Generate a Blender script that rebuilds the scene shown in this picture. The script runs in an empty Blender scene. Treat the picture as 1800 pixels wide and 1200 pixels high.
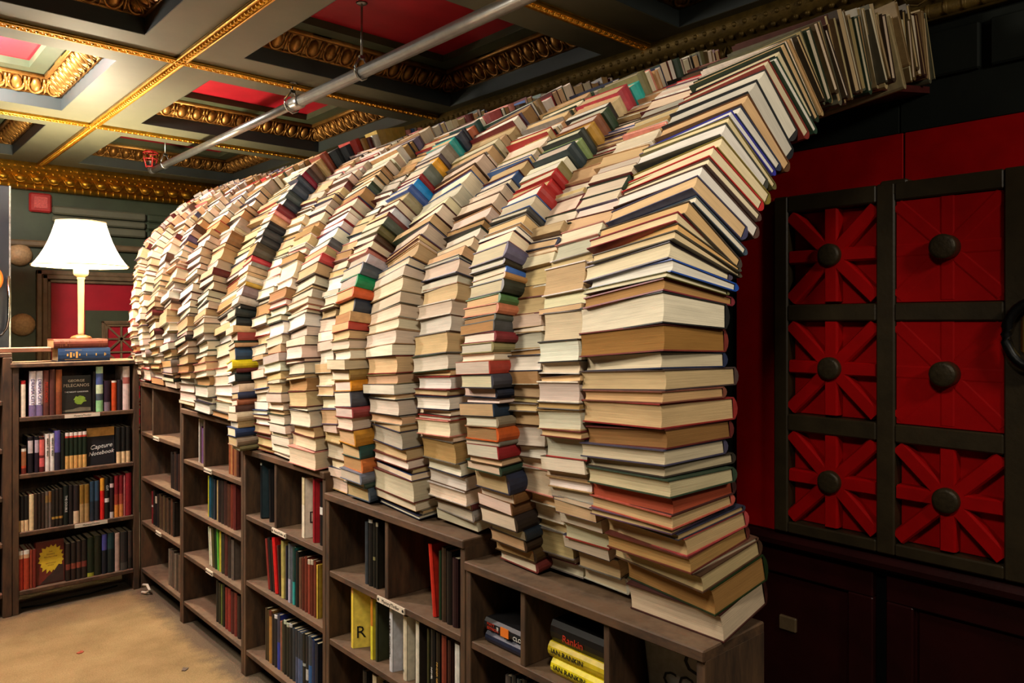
import bpy, math, random
from mathutils import Matrix, Vector, Euler
R=random.Random(7)
SC=bpy.context.scene
COL=SC.collection
def lin(c):
    if isinstance(c,str): c=tuple(int(c[i:i+2],16) for i in (0,2,4))
    return tuple(((x/255)/12.92 if x/255<=.04045 else ((x/255+.055)/1.055)**2.4) for x in c)
# ---------------------------------------------------------------- camera, world, lights, exposure
YAW=math.atan2(.667,.745)
cam_d=bpy.data.cameras.new('camera'); cam=bpy.data.objects.new('camera',cam_d); COL.objects.link(cam)
cam_d.sensor_width=36; cam_d.lens=1342/1800*36; cam_d.shift_y=-35/1800; cam_d.clip_start=.02
cam.location=(0,0,1.6); cam.rotation_euler=(math.pi/2,0,-YAW)
SC.camera=cam
SC.view_settings.view_transform='Standard'; SC.view_settings.look='None'; SC.view_settings.gamma=1
SC.view_settings.use_curve_mapping=False; SC.view_settings.exposure=0.0
W=bpy.data.worlds.new('room_air'); SC.world=W; W.use_nodes=True
W.node_tree.nodes['Background'].inputs[0].default_value=(1,.82,.62,1); W.node_tree.nodes['Background'].inputs[1].default_value=.06
def spot(name,loc,aim,power,size=110,blend=.6,rad=.16,color=(1,.89,.725)):
    d=bpy.data.lights.new(name,'SPOT'); d.energy=power; d.spot_size=math.radians(size); d.spot_blend=blend; d.shadow_soft_size=rad; d.color=color
    o=bpy.data.objects.new(name,d); COL.objects.link(o); o.location=loc
    o.rotation_euler=(Vector(aim)-Vector(loc)).to_track_quat('-Z','Y').to_euler(); return o
def bulb(name,loc,power,rad=.05,color=(1,.82,.58)):
    d=bpy.data.lights.new(name,'POINT'); d.energy=power; d.shadow_soft_size=rad; d.color=color
    o=bpy.data.objects.new(name,d); COL.objects.link(o); o.location=loc; return o
spot('ceiling_spot_near',(.25,.2,2.72),(1.45,1.65,1.15),80,80,.5)
spot('ceiling_spot_middle',(-.25,2.75,2.72),(1.42,2.2,1.42),195,90,.45,.25)
spot('ceiling_spot_far',(-.2,3.9,2.70),(1.3,4.0,1.2),60,90,.5,.2)
spot('ceiling_spot_passage',(1.7,-1.0,2.7),(2.3,1.3,1.55),72,75,.5)
bulb('pendant_left_of_view',(.32,4.36,2.62),42,.07,(1,.93,.82))
bulb('pendant_upper_bulb',(.32,4.36,2.87),170,.06,(1,.95,.88))
# ---------------------------------------------------------------- materials
MATS={}
def newmat(name):
    m=bpy.data.materials.new(name); m.use_nodes=True; n=m.node_tree.nodes; b=n['Principled BSDF']; MATS[name]=m
    return m,m.node_tree,b
def N(t,kind,**kw):
    n=t.nodes.new(kind)
    for k,v in kw.items():
        if k in ('i',):
            for a,b in v.items(): n.inputs[a].default_value=b
        else: setattr(n,k,v)
    return n
def paint(name,rgb,rough=.6,var=.25,scale=6,bump=.05,bscale=60,metal=0,stretch=(1,1,1),spec=.4):
    m,t,b=newmat(name); L=t.links
    g=N(t,'ShaderNodeNewGeometry'); mp=N(t,'ShaderNodeMapping'); mp.inputs['Scale'].default_value=stretch; L.new(g.outputs['Position'],mp.inputs['Vector'])
    nz=N(t,'ShaderNodeTexNoise',i={'Scale':scale,'Detail':5,'Roughness':.6}); L.new(mp.outputs[0],nz.inputs['Vector'])
    c=lin(rgb); r=N(t,'ShaderNodeValToRGB'); e=r.color_ramp.elements
    e[0].position=.3; e[1].position=.7
    e[0].color=tuple(x*(1-var) for x in c)+(1,); e[1].color=tuple(min(1,x*(1+var)) for x in c)+(1,)
    L.new(nz.outputs[0],r.inputs[0]); L.new(r.outputs[0],b.inputs['Base Color'])
    b.inputs['Roughness'].default_value=rough; b.inputs['Metallic'].default_value=metal; b.inputs['Specular IOR Level'].default_value=spec
    if bump:
        n2=N(t,'ShaderNodeTexNoise',i={'Scale':bscale,'Detail':4}); L.new(mp.outputs[0],n2.inputs['Vector'])
        bp=N(t,'ShaderNodeBump',i={'Strength':bump,'Distance':.01}); L.new(n2.outputs[0],bp.inputs['Height']); L.new(bp.outputs[0],b.inputs['Normal'])
    return m
def attr_mat(name,rough,streak):
    m,t,b=newmat(name); L=t.links
    a=N(t,'ShaderNodeAttribute',attribute_name='Col')
    if streak:
        uv=N(t,'ShaderNodeUVMap'); mp=N(t,'ShaderNodeMapping'); mp.inputs['Scale'].default_value=(6,620,1); L.new(uv.outputs[0],mp.inputs[0])
        nz=N(t,'ShaderNodeTexNoise',i={'Scale':1,'Detail':3,'Roughness':.7}); L.new(mp.outputs[0],nz.inputs['Vector'])
        mp2=N(t,'ShaderNodeMapping'); mp2.inputs['Scale'].default_value=(9,40,1); L.new(uv.outputs[0],mp2.inputs[0])
        n2=N(t,'ShaderNodeTexNoise',i={'Scale':1,'Detail':4}); L.new(mp2.outputs[0],n2.inputs['Vector'])
        r=N(t,'ShaderNodeMapRange',i={1:.25,2:.75,3:.74,4:1.12}); L.new(nz.outputs[0],r.inputs[0])
        r2=N(t,'ShaderNodeMapRange',i={1:.3,2:.7,3:.88,4:1.06}); L.new(n2.outputs[0],r2.inputs[0])
        mu=N(t,'ShaderNodeMath',operation='MULTIPLY'); L.new(r.outputs[0],mu.inputs[0]); L.new(r2.outputs[0],mu.inputs[1])
        bp=N(t,'ShaderNodeBump',i={'Strength':.35,'Distance':.002}); L.new(nz.outputs[0],bp.inputs['Height']); L.new(bp.outputs[0],b.inputs['Normal'])
    else:
        g=N(t,'ShaderNodeNewGeometry'); nz=N(t,'ShaderNodeTexNoise',i={'Scale':45,'Detail':4}); L.new(g.outputs['Position'],nz.inputs['Vector'])
        mu=N(t,'ShaderNodeMapRange',i={1:.3,2:.7,3:.82,4:1.15}); L.new(nz.outputs[0],mu.inputs[0])
    mx=N(t,'ShaderNodeVectorMath',operation='SCALE'); L.new(a.outputs['Color'],mx.inputs[0]); L.new(mu.outputs[0],mx.inputs['Scale'])
    L.new(mx.outputs[0],b.inputs['Base Color']); b.inputs['Roughness'].default_value=rough; b.inputs['Specular IOR Level'].default_value=.15 if streak else .4
    return m
def wood(name,dark,light,dust,stretch,rough=.75):
    m,t,b=newmat(name); L=t.links
    g=N(t,'ShaderNodeNewGeometry'); mp=N(t,'ShaderNodeMapping'); mp.inputs['Scale'].default_value=stretch; L.new(g.outputs['Position'],mp.inputs[0])
    nz=N(t,'ShaderNodeTexNoise',i={'Scale':5,'Detail':7,'Roughness':.65}); L.new(mp.outputs[0],nz.inputs['Vector'])
    r=N(t,'ShaderNodeValToRGB'); e=r.color_ramp.elements; e[0].position=.32; e[1].position=.72; e[0].color=lin(dark)+(1,); e[1].color=lin(light)+(1,); L.new(nz.outputs[0],r.inputs[0])
    n2=N(t,'ShaderNodeTexNoise',i={'Scale':22,'Detail':6,'Roughness':.7}); L.new(g.outputs['Position'],n2.inputs['Vector'])
    sp=N(t,'ShaderNodeSeparateXYZ'); L.new(g.outputs['Normal'],sp.inputs[0])
    up=N(t,'ShaderNodeMapRange',i={1:.5,2:.9,3:0,4:.75}); L.new(sp.outputs['Z'],up.inputs[0])
    dm=N(t,'ShaderNodeMapRange',i={1:.35,2:.6,3:.35,4:1}); L.new(n2.outputs[0],dm.inputs[0])
    mu=N(t,'ShaderNodeMath',operation='MULTIPLY'); L.new(up.outputs[0],mu.inputs[0]); L.new(dm.outputs[0],mu.inputs[1])
    mx=N(t,'ShaderNodeMix',data_type='RGBA'); L.new(mu.outputs[0],mx.inputs[0]); L.new(r.outputs[0],mx.inputs[6]); mx.inputs[7].default_value=lin(dust)+(1,)
    L.new(mx.outputs[2],b.inputs['Base Color']); b.inputs['Roughness'].default_value=rough
    bp=N(t,'ShaderNodeBump',i={'Strength':.25,'Distance':.006}); L.new(nz.outputs[0],bp.inputs['Height']); L.new(bp.outputs[0],b.inputs['Normal'])
    return m
PAGES=attr_mat('paper_edges',.85,True); COVER=attr_mat('book_cloth',.42,False)
SHELF=wood('shelf_wood',(46,31,19),(106,75,47),(112,90,68),(4,1.2,4))
SHELFV=wood('shelf_wood_upright',(44,30,18),(100,71,44),(104,84,62),(5,5,1.0))
OLIVE=paint('olive_paint',(96,94,74),.55,.12,4,.03)
GREEN=paint('dark_green_paint',(62,70,50),.5,.2,5,.04)
NAVYG=paint('blackened_green_paint',(26,30,26),.7,.2,5,.04,60,0,(1,1,1),.15)
PALEG=paint('grey_green_paint',(54,61,60),.5,.12,4,.03)
RED=paint('deep_red_paint',(164,20,36),.5,.12,7,.04)
REDW=paint('door_red_paint',(168,3,4),.65,.14,9,.06,60,0,(1,1,1),.12)
MAROON=paint('maroon_varnish',(44,10,10),.35,.25,6,.05)
BRONZE=paint('bronze_paint',(112,92,66),.45,.25,14,.1,90)
DOORB=paint('door_brown_paint',(50,40,22),.5,.25,10,.08,70)
GOLD=paint('gold_leaf',(212,156,50),.33,.3,25,.15,160,.85)
GOLDD=paint('aged_gold',(150,106,50),.40,.35,25,.15,160,.7)
STEEL=paint('galvanised_steel',(150,148,142),.32,.15,30,.05,120,.9)
CHROME=paint('chrome_metal',(200,200,205),.12,.05,30,0,60,1)
ALARM=paint('alarm_red_plastic',(170,45,42),.35,.1,30,.02)
BLACK=paint('black_iron',(16,16,17),.4,.2,30,.05,90,.3)
BRASS=paint('brass_metal',(190,160,80),.3,.1,30,.03,80,.9)
BALL=paint('knob_stone',(184,150,108),.55,.25,60,.25,150)
BOSS=paint('boss_metal',(58,48,30),.45,.25,60,.15,90,.3)
CREAM=paint('lamp_cream_enamel',(214,196,150),.4,.06,10,0)
INK=paint('black_ink',(18,16,14),.7,.05,10,0); INKW=paint('white_ink',(225,222,214),.7,.03,10,0)
INKG=paint('gold_ink',(205,160,80),.5,.05,10,0); INKR=paint('red_ink',(190,50,25),.6,.05,10,0); INKP=paint('purple_ink',(80,70,120),.6,.05,10,0); INKB=paint('brown_ink',(120,66,36),.6,.05,10,0)
LABELP=paint('label_paper',(214,200,178),.7,.05,20,0)
BLUEP=paint('slate_metal',(30,33,39),.4,.15,8,.05,40,.4)
ORANGE=paint('orange_enamel',(230,120,40),.35,.08,10,0)
DIMR=paint('red_brown_board',(74,22,18),.6,.3,8,.1,60,0,(2,8,8))
def carpet():
    m,t,b=newmat('beige_carpet'); L=t.links
    g=N(t,'ShaderNodeNewGeometry'); P=g.outputs['Position']
    a=N(t,'ShaderNodeTexNoise',i={'Scale':2.2,'Detail':6,'Roughness':.65}); L.new(P,a.inputs['Vector'])
    f=N(t,'ShaderNodeTexNoise',i={'Scale':160,'Detail':3}); L.new(P,f.inputs['Vector'])
    r=N(t,'ShaderNodeValToRGB'); e=r.color_ramp.elements; e[0].position=.3; e[1].position=.72; e[0].color=lin((120,100,68))+(1,); e[1].color=lin((160,138,98))+(1,); L.new(a.outputs[0],r.inputs[0])
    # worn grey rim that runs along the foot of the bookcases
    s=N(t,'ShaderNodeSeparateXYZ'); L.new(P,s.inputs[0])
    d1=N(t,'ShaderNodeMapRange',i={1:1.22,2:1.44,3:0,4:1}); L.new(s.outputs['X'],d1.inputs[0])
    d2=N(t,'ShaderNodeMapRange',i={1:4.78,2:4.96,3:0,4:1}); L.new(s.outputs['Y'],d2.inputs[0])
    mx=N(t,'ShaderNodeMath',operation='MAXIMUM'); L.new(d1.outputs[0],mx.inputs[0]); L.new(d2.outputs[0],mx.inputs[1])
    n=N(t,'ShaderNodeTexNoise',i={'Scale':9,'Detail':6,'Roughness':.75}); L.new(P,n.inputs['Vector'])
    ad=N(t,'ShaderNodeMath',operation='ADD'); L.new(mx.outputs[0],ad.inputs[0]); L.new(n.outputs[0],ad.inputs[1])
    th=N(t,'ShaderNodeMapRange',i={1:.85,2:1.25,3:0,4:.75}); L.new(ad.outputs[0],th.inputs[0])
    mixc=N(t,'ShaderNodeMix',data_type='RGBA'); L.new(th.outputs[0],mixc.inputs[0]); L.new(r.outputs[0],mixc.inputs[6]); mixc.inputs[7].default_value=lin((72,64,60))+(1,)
    fr=N(t,'ShaderNodeMapRange',i={1:.3,2:.7,3:.8,4:1.15}); L.new(f.outputs[0],fr.inputs[0])
    sc=N(t,'ShaderNodeVectorMath',operation='SCALE'); L.new(mixc.outputs[2],sc.inputs[0]); L.new(fr.outputs[0],sc.inputs['Scale']); L.new(sc.outputs[0],b.inputs['Base Color'])
    b.inputs['Roughness'].default_value=.95; b.inputs['Specular IOR Level'].default_value=.1
    bp=N(t,'ShaderNodeBump',i={'Strength':.4,'Distance':.006}); L.new(f.outputs[0],bp.inputs['Height']); L.new(bp.outputs[0],b.inputs['Normal'])
    return m
CARPET=carpet()
def shade_mat():
    m,t,b=newmat('lit_lamp_shade'); b.inputs['Base Color'].default_value=lin((250,240,215))+(1,); b.inputs['Roughness'].default_value=.8
    b.inputs['Emission Color'].default_value=(1,.84,.60,1); b.inputs['Emission Strength'].default_value=4.2
    return m
SHADE=shade_mat()
# ---------------------------------------------------------------- mesh helpers
class MB:
    def __init__(s): s.v=[]; s.f=[]; s.m=[]; s.c=None
    def add(s,vs,fs,mi=0,M=None):
        o=len(s.v)
        s.v+= [tuple(M@Vector(p)) for p in vs] if M is not None else [tuple(p) for p in vs]
        s.f+= [tuple(i+o for i in f) for f in fs]; s.m+=[mi]*len(fs); return s
    def box(s,x0,x1,y0,y1,z0,z1,ch=0,mi=0,M=None):
        if not ch:
            vs=[(x,y,z) for x in (x0,x1) for y in (y0,y1) for z in (z0,z1)]
            return s.add(vs,[(0,1,3,2),(4,6,7,5),(0,4,5,1),(2,3,7,6),(0,2,6,4),(1,5,7,3)],mi,M)
        X=(x0,x1);Y=(y0,y1);Z=(z0,z1); vs=[];ix={}
        for i in (0,1):
            for j in (0,1):
                for k in (0,1):
                    si,sj,sk=(1-2*i)*ch,(1-2*j)*ch,(1-2*k)*ch
                    for a,p in enumerate(((X[i],Y[j]+sj,Z[k]+sk),(X[i]+si,Y[j],Z[k]+sk),(X[i]+si,Y[j]+sj,Z[k]))):
                        ix[i,j,k,a]=len(vs); vs.append(p)
        fs=[]
        for i in (0,1): fs.append([ix[i,j,k,0] for j,k in ((0,0),(0,1),(1,1),(1,0))])
        for j in (0,1): fs.append([ix[i,j,k,1] for i,k in ((0,0),(1,0),(1,1),(0,1))])
        for k in (0,1): fs.append([ix[i,j,k,2] for i,j in ((0,0),(0,1),(1,1),(1,0))])
        for i in (0,1):
            for j in (0,1): fs.append([ix[i,j,0,0],ix[i,j,1,0],ix[i,j,1,1],ix[i,j,0,1]])
        for i in (0,1):
            for k in (0,1): fs.append([ix[i,0,k,0],ix[i,1,k,0],ix[i,1,k,2],ix[i,0,k,2]])
        for j in (0,1):
            for k in (0,1): fs.append([ix[0,j,k,1],ix[1,j,k,1],ix[1,j,k,2],ix[0,j,k,2]])
        for i in (0,1):
            for j in (0,1):
                for k in (0,1): fs.append([ix[i,j,k,a] for a in (0,1,2)])
        return s.add(vs,fs,mi,M)
    def prism(s,poly,a0,a1,axis,mi=0,M=None):
        # poly in the two other axes (in xyz order), extruded along axis
        def P(a,p):
            if axis=='x': return (a,p[0],p[1])
            if axis=='y': return (p[0],a,p[1])
            return (p[0],p[1],a)
        n=len(poly); vs=[P(a0,p) for p in poly]+[P(a1,p) for p in poly]
        fs=[tuple(range(n))[::-1],tuple(range(n,2*n))]+[(i,(i+1)%n,n+(i+1)%n,n+i) for i in range(n)]
        return s.add(vs,fs,mi,M)
    def lathe(s,prof,seg=20,mi=0,M=None,cap=True):
        vs=[];fs=[];n=len(prof)
        for k in range(seg):
            a=2*math.pi*k/seg
            for r,z in prof: vs.append((r*math.cos(a),r*math.sin(a),z))
        for k in range(seg):
            k2=(k+1)%seg
            for j in range(n-1): fs.append((k*n+j,k2*n+j,k2*n+j+1,k*n+j+1))
        if cap:
            if prof[0][0]>1e-6: fs.append(tuple(k*n for k in range(seg))[::-1])
            if prof[-1][0]>1e-6: fs.append(tuple(k*n+n-1 for k in range(seg)))
        return s.add(vs,fs,mi,M)
    def tube(s,path,r,seg=8,mi=0,M=None,closed=False):
        P=[Vector(p) for p in path]; n=len(P); vs=[];fs=[]; up=Vector((0,0,1))
        for i,p in enumerate(P):
            if closed: t=(P[(i+1)%n]-P[i-1]).normalized()
            else: t=(P[min(i+1,n-1)]-P[max(i-1,0)]).normalized()
            u=t.cross(up); 
            if u.length<1e-3: u=t.cross(Vector((1,0,0)))
            u.normalize(); w=u.cross(t)
            rr=r[i] if isinstance(r,(list,tuple)) else r
            for k in range(seg):
                a=2*math.pi*k/seg; vs.append(tuple(p+u*rr*math.cos(a)+w*rr*math.sin(a)))
        for i in range(n if closed else n-1):
            j=(i+1)%n
            for k in range(seg): fs.append((i*seg+k,i*seg+(k+1)%seg,j*seg+(k+1)%seg,j*seg+k))
        if not closed: fs+= [tuple(range(seg))[::-1],tuple(range((n-1)*seg,n*seg))]
        return s.add(vs,fs,mi,M)
    def ball(s,c,r,seg=8,rings=5,mi=0,M=None):
        rx,ry,rz=r if isinstance(r,(tuple,list)) else (r,r,r)
        vs=[(c[0],c[1],c[2]-rz)]; fs=[]
        for i in range(1,rings):
            th=math.pi*i/rings
            for k in range(seg):
                a=2*math.pi*k/seg; vs.append((c[0]+rx*math.sin(th)*math.cos(a),c[1]+ry*math.sin(th)*math.sin(a),c[2]-rz*math.cos(th)))
        vs.append((c[0],c[1],c[2]+rz)); T=len(vs)-1
        for k in range(seg):
            fs.append((0,1+(k+1)%seg,1+k)); fs.append((T,1+(rings-2)*seg+k,1+(rings-2)*seg+(k+1)%seg))
            for i in range(rings-2):
                a=1+i*seg+k; b=1+i*seg+(k+1)%seg; fs.append((a,b,b+seg,a+seg))
        return s.add(vs,fs,mi,M)
    def mesh(s,name,mats,smooth=False):
        me=bpy.data.meshes.new(name); me.from_pydata(s.v,[],s.f)
        for m in (mats if isinstance(mats,(list,tuple)) else [mats]): me.materials.append(m)
        if len(me.materials)>1: me.polygons.foreach_set('material_index',s.m)
        if smooth: me.polygons.foreach_set('use_smooth',[True]*len(me.polygons))
        return me
    def build(s,name,mats,parent=None,smooth=False,**kw):
        return put(name,s.mesh(name,mats,smooth),parent,**kw)
WORLD={}
def put(name,me,parent=None,M=None,**kw):
    o=bpy.data.objects.new(name,me); COL.objects.link(o)
    M=M or Matrix.Identity(4)
    if parent is not None:
        o.parent=parent; o.matrix_basis=WORLD.get(parent.name,Matrix.Identity(4)).inverted()@M
    else: o.matrix_basis=M
    WORLD[o.name]=M
    for k,v in kw.items(): o[k]=v
    return o
def thing(name,label,cat,loc=(0,0,0),group=None,M=None):
    o=put(name,None,None,M or Matrix.Translation(loc)); o['label']=label; o['category']=cat
    o.empty_display_size=.05
    if group: o['group']=group
    return o
def struct(mb,name,mats,smooth=False):
    o=mb.build(name,mats,None,smooth); o['kind']='structure'; return o
def text(body,size,M,mat,parent,name='lettering',align='CENTER',sx=1.0,depth=.0004,shear=0.):
    c=bpy.data.curves.new(name,'FONT'); c.body=body; c.size=size; c.align_x=align; c.shear=shear; c.align_y='CENTER'; c.extrude=depth; c.resolution_u=2
    t=bpy.data.objects.new('tmp_text',c); me=bpy.data.meshes.new_from_object(t); bpy.data.objects.remove(t); bpy.data.curves.remove(c)
    me.materials.clear(); me.materials.append(mat)
    return put(name,me,parent,M@Matrix.Diagonal((sx,1,1,1)))
def frame(o,ex,ey,ez):
    ex,ey,ez=Vector(ex),Vector(ey),Vector(ez)
    return Matrix(((ex.x,ey.x,ez.x,o[0]),(ex.y,ey.y,ez.y,o[1]),(ex.z,ey.z,ez.z,o[2]),(0,0,0,1)))

# ---- profile of the vault: (x, z) outline at four stations along the shelf
PK={.97:[(1.52,.86),(1.47,.91),(1.43,.98),(1.375,1.06),(1.34,1.13),(1.305,1.2),(1.29,1.3),(1.28,1.4),(1.277,1.5),(1.283,1.6),(1.297,1.7),(1.325,1.8),(1.40,1.9),(1.475,2.0),(1.56,2.1),(1.675,2.2),(1.81,2.31),(1.96,2.395),(2.13,2.475),(2.35,2.55),(2.55,2.595),(2.85,2.625)],
2.05:[(1.455,.86),(1.435,.95),(1.41,1.03),(1.39,1.13),(1.35,1.25),(1.337,1.36),(1.327,1.48),(1.33,1.55),(1.35,1.65),(1.372,1.77),(1.41,1.85),(1.49,1.955),(1.59,2.06),(1.70,2.17),(1.80,2.275),(1.93,2.395),(2.1,2.485),(2.35,2.57),(2.6,2.61),(2.85,2.63)],
3.3:[(1.375,.95),(1.35,1.05),(1.34,1.19),(1.333,1.3),(1.33,1.43),(1.328,1.55),(1.337,1.65),(1.36,1.73),(1.38,1.79),(1.41,1.89),(1.45,1.97),(1.503,2.08),(1.545,2.145),(1.625,2.26),(1.735,2.365),(1.85,2.44),(2.0,2.51),(2.2,2.57),(2.4,2.6),(2.85,2.63)],
4.9:[(1.43,1.1),(1.40,1.24),(1.345,1.4),(1.317,1.6),(1.325,1.75),(1.345,1.9),(1.373,2.03),(1.45,2.15),(1.55,2.26),(1.7,2.385),(1.85,2.455),(2.0,2.53),(2.2,2.58),(2.4,2.61),(2.85,2.63)]}
CXP,CZP=2.4,1.5
def _rt(pts):
    a=[(math.degrees(math.atan2(z-CZP,CXP-x)),math.hypot(z-CZP,CXP-x)) for x,z in pts]
    return a
RT={k:_rt(v) for k,v in PK.items()}
def _li(t,x):
    if x<=t[0][0]: return t[0][1]
    for (a,b),(c,d) in zip(t,t[1:]):
        if x<=c: return b+(d-b)*(x-a)/(c-a)
    return t[-1][1]
def prof(phi,Y):
    ks=sorted(RT); 
    if Y<=ks[0]: r=_li(RT[ks[0]],phi)
    elif Y>=ks[-1]: r=_li(RT[ks[-1]],phi)
    else:
        for a,b in zip(ks,ks[1:]):
            if Y<=b:
                f=(Y-a)/(b-a); r=_li(RT[a],phi)*(1-f)+_li(RT[b],phi)*f; break
    p=math.radians(phi)
    return CXP-r*math.cos(p), CZP+r*math.sin(p)

# ---------------------------------------------------------------- books: geometry shared by the vault and the shelves
class BK:
    def __init__(s): s.v=[];s.f=[];s.c=[];s.uv=[];s.m=[]
    def add(s,vs,fs,col,uv=None,mi=0):
        o=len(s.v); s.v+=vs; s.f+=[tuple(i+o for i in f) for f in fs]; s.c+=[col]*len(vs); s.uv+=uv or [(0,0)]*len(vs); s.m+=[mi]*len(fs)
    def merge(s,b,M,mi):
        o=len(s.v); s.v+=[tuple(M@Vector(p)) for p in b.v]; s.f+=[tuple(i+o for i in f) for f in b.f]; s.c+=b.c; s.uv+=b.uv; s.m+=[mi]*len(b.f)
    def mesh(s,name,mats):
        me=bpy.data.meshes.new(name); me.from_pydata(s.v,[],s.f)
        for m in mats: me.materials.append(m)
        if len(mats)>1: me.polygons.foreach_set('material_index',s.m)
        a=me.attributes.new('Col','FLOAT_COLOR','POINT'); a.data.foreach_set('color',[x for c in s.c for x in (c[0],c[1],c[2],1)])
        u=me.uv_layers.new(name='UVMap'); flat=[]
        for f in s.f:
            for i in f: flat+=s.uv[i]
        u.data.foreach_set('uv',flat)
        return me
def book_geo(style,L,D,t,ti,page,cov,spine,hard=True,face_tint=None):
    """Lying book. x: 0 (near end) .. L (far end); y: 0 (outer face) .. -D (inner); z: thickness, t outside, ti inside."""
    if style in ('back','front'): A,Wd=L,D
    else: A,Wd=D,L
    def mp(a,b,zf,inset=0.):
        if style=='back': x,y=a,D-b
        elif style=='front': x,y=a,b
        elif style=='near': x,y=b,a
        else: x,y=L-b,a
        h=(t+(ti-t)*max(0,min(1,y/D)))/2-inset
        return (x,-y,zf*h)
    C,P=BK(),BK()
    tk=.0030 if hard else .0012
    ov=.0030 if hard else .0005
    tk=min(tk,t*.12)
    bul=min(.32*t,.010) if hard else min(.12*t,.004)
    con=bul*.38 if hard else 0
    for s in (-1,1):
        vs=[mp(a,b,s,i) for a in (0,A) for b in (0,Wd) for i in (0,tk)]
        C.add(vs,[(0,1,3,2),(4,6,7,5),(0,4,5,1),(2,3,7,6),(0,2,6,4),(1,5,7,3)],cov)
    n=4; zs=[-1+2*j/n for j in range(n+1)]
    for a0,a1 in ((0,A),):
        vs=[]
        for a in (a0,a1):
            vs+=[mp(a,.004,-1,tk*.5)]+[mp(a,-bul*(1-z*z),z) for z in zs]+[mp(a,.004,1,tk*.5)]
        k=n+3; fs=[(i,i+1,k+i+1,k+i) for i in range(k-1)]+[tuple(range(k))[::-1],tuple(range(k,2*k))]
        C.add(vs,fs,spine)
    fo=[Wd-ov-con*(1-z*z) for z in zs]
    vs=[];uv=[]
    for a in (ov,A-ov):
        for z,f in zip(zs,fo):
            for b in (.0035,f):
                p=mp(a,b,z,tk); vs.append(p); uv.append((a+b+L*7.3,p[2]+D*3.1+t*11))
    fs=[];k=2*(n+1)
    for j in range(n):
        i=2*j
        fs+=[(i+1,i+3,k+i+3,k+i+1),(i,i+1,i+3,i+2)[::-1],(k+i,k+i+1,k+i+3,k+i+2)]
    fs+=[(0,1,k+1,k),(2*n,2*n+1,k+2*n+1,k+2*n)]
    P.add(vs,fs,page,uv)
    return C,P
def shelf_book_geo(t,h,d,bands,board,page,hard=True):
    """Standing book. x across the spine, y up, z towards the reader; spine at z=0."""
    C,P=BK(),BK(); tk=.0022 if hard else .0009; ov=.003 if hard else .0003; bul=min(.2*t,.006)
    for s in (-1,1):
        x0,x1=(s*t/2,s*(t/2-tk)); vs=[(x,y,z) for x in (x0,x1) for y in (0,h) for z in (-d,-.0005)]
        C.add(vs,[(0,1,3,2),(4,6,7,5),(0,4,5,1),(2,3,7,6),(0,2,6,4),(1,5,7,3)],board)
    xs=[-1,-.5,0,.5,1]; y=0
    tot=sum(b[0] for b in bands)
    for fr,c in bands:
        y1=y+h*fr/tot; vs=[]
        for yy in (y,y1): vs+=[(-t/2,yy,-.003)]+[(q*t/2,yy,bul*(1-q*q)) for q in xs]+[(t/2,yy,-.003)]
        k=7; C.add(vs,[(i,i+1,k+i+1,k+i) for i in range(k-1)]+[tuple(range(k))[::-1],tuple(range(k,2*k))],c); y=y1
    x=t/2-tk; vs=[(a,b,c) for a in (-x,x) for b in (ov,h-ov) for c in (-d+ov,-.002)]
    P.add(vs,[(0,1,3,2),(4,6,7,5),(0,4,5,1),(2,3,7,6),(0,2,6,4),(1,5,7,3)],page,[(p[2]+p[1],p[0]+t*9) for p in vs])
    return C,P
def add_book(name,label,cat,M,C,P,group=None):
    r=thing(name,label,cat,group=group,M=M)
    put('cover',C.mesh('cover',[COVER]),r,M); put('page_block',P.mesh('page_block',[PAGES]),r,M)
    return r

# ---------------------------------------------------------------- room shell
b=MB(); b.box(-4.2,2.95,-3.0,7.0,-.08,0); struct(b,'floor',CARPET)
ZC=2.8
XL=[-3.6,-2.0,-.4,1.2,2.8]; YL=[-2.54,-1.0,.54,2.08,3.62,5.16,6.72]
HB=.21
b=MB()
for x in XL: b.box(x-HB,x+HB,-3.0,7.0,ZC,3.06)
for y in YL:
    for x0,x1 in zip(XL,XL[1:]): b.box(x0+HB,x1-HB,y-HB,y+HB,ZC,3.06)
b.box(-4.2,3.0,-3.0,7.0,3.06,3.12)
ceil=struct(b,'ceiling',OLIVE)
# coffers: inner face strip, egg and dart moulding, stepped ledge, red panel
def egg_side(L):
    m=MB(); n=max(4,round(L/.0925)); st=L/n
    for q in ([(0,.070),(.012,.070),(.018,.082),(.0,.09)],[(0,.085),(.018,.082),(.09,.150),(.105,.152),(.105,.162),(.0,.162)],[(.088,.138),(.105,.140),(.105,.163),(.088,.163)]):
        m.prism(q,0,L,'x')
    A=Matrix.Translation((0,.047,.112))@Matrix.Rotation(math.radians(45),4,'X')   # y runs up the slope
    for i in range(n):
        x=(i+.5)*st
        m.ball((x,0,-.004),(.027,.044,.024),8,6,0,A)
        m.tube([(x+.036*math.cos(a),.004-.050*math.sin(a),-.012) for a in [math.pi*q/8 for q in range(9)]],.0065,5,0,A)
        m.tube([(x-.036,.004,-.012),(x-.036,.045,-.012)],.0065,5,0,A); m.tube([(x+.036,.004,-.012),(x+.036,.045,-.012)],.0065,5,0,A)
        m.ball((x+st/2,-.010,-.008),(.007,.044,.014),5,4,0,A)
    return m.mesh('egg_moulding',GOLDD,True)
OX,OY=1.6-2*HB,1.54-2*HB
EX,EY=egg_side(OX),egg_side(OY)
led=MB()
for (a,c,d,e) in ((.0,OX,.0,.19),(.0,OX,OY-.19,OY),(.0,.19,.19,OY-.19),(OX-.19,OX,.19,OY-.19)): led.box(a,c,d,e,.158,.20)
LED=led.mesh('ledge',GREEN)
pn=MB(); pn.box(.19,OX-.19,.19,OY-.19,.195,.21); PAN=pn.mesh('red_panel',RED)
fc=MB()
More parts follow.
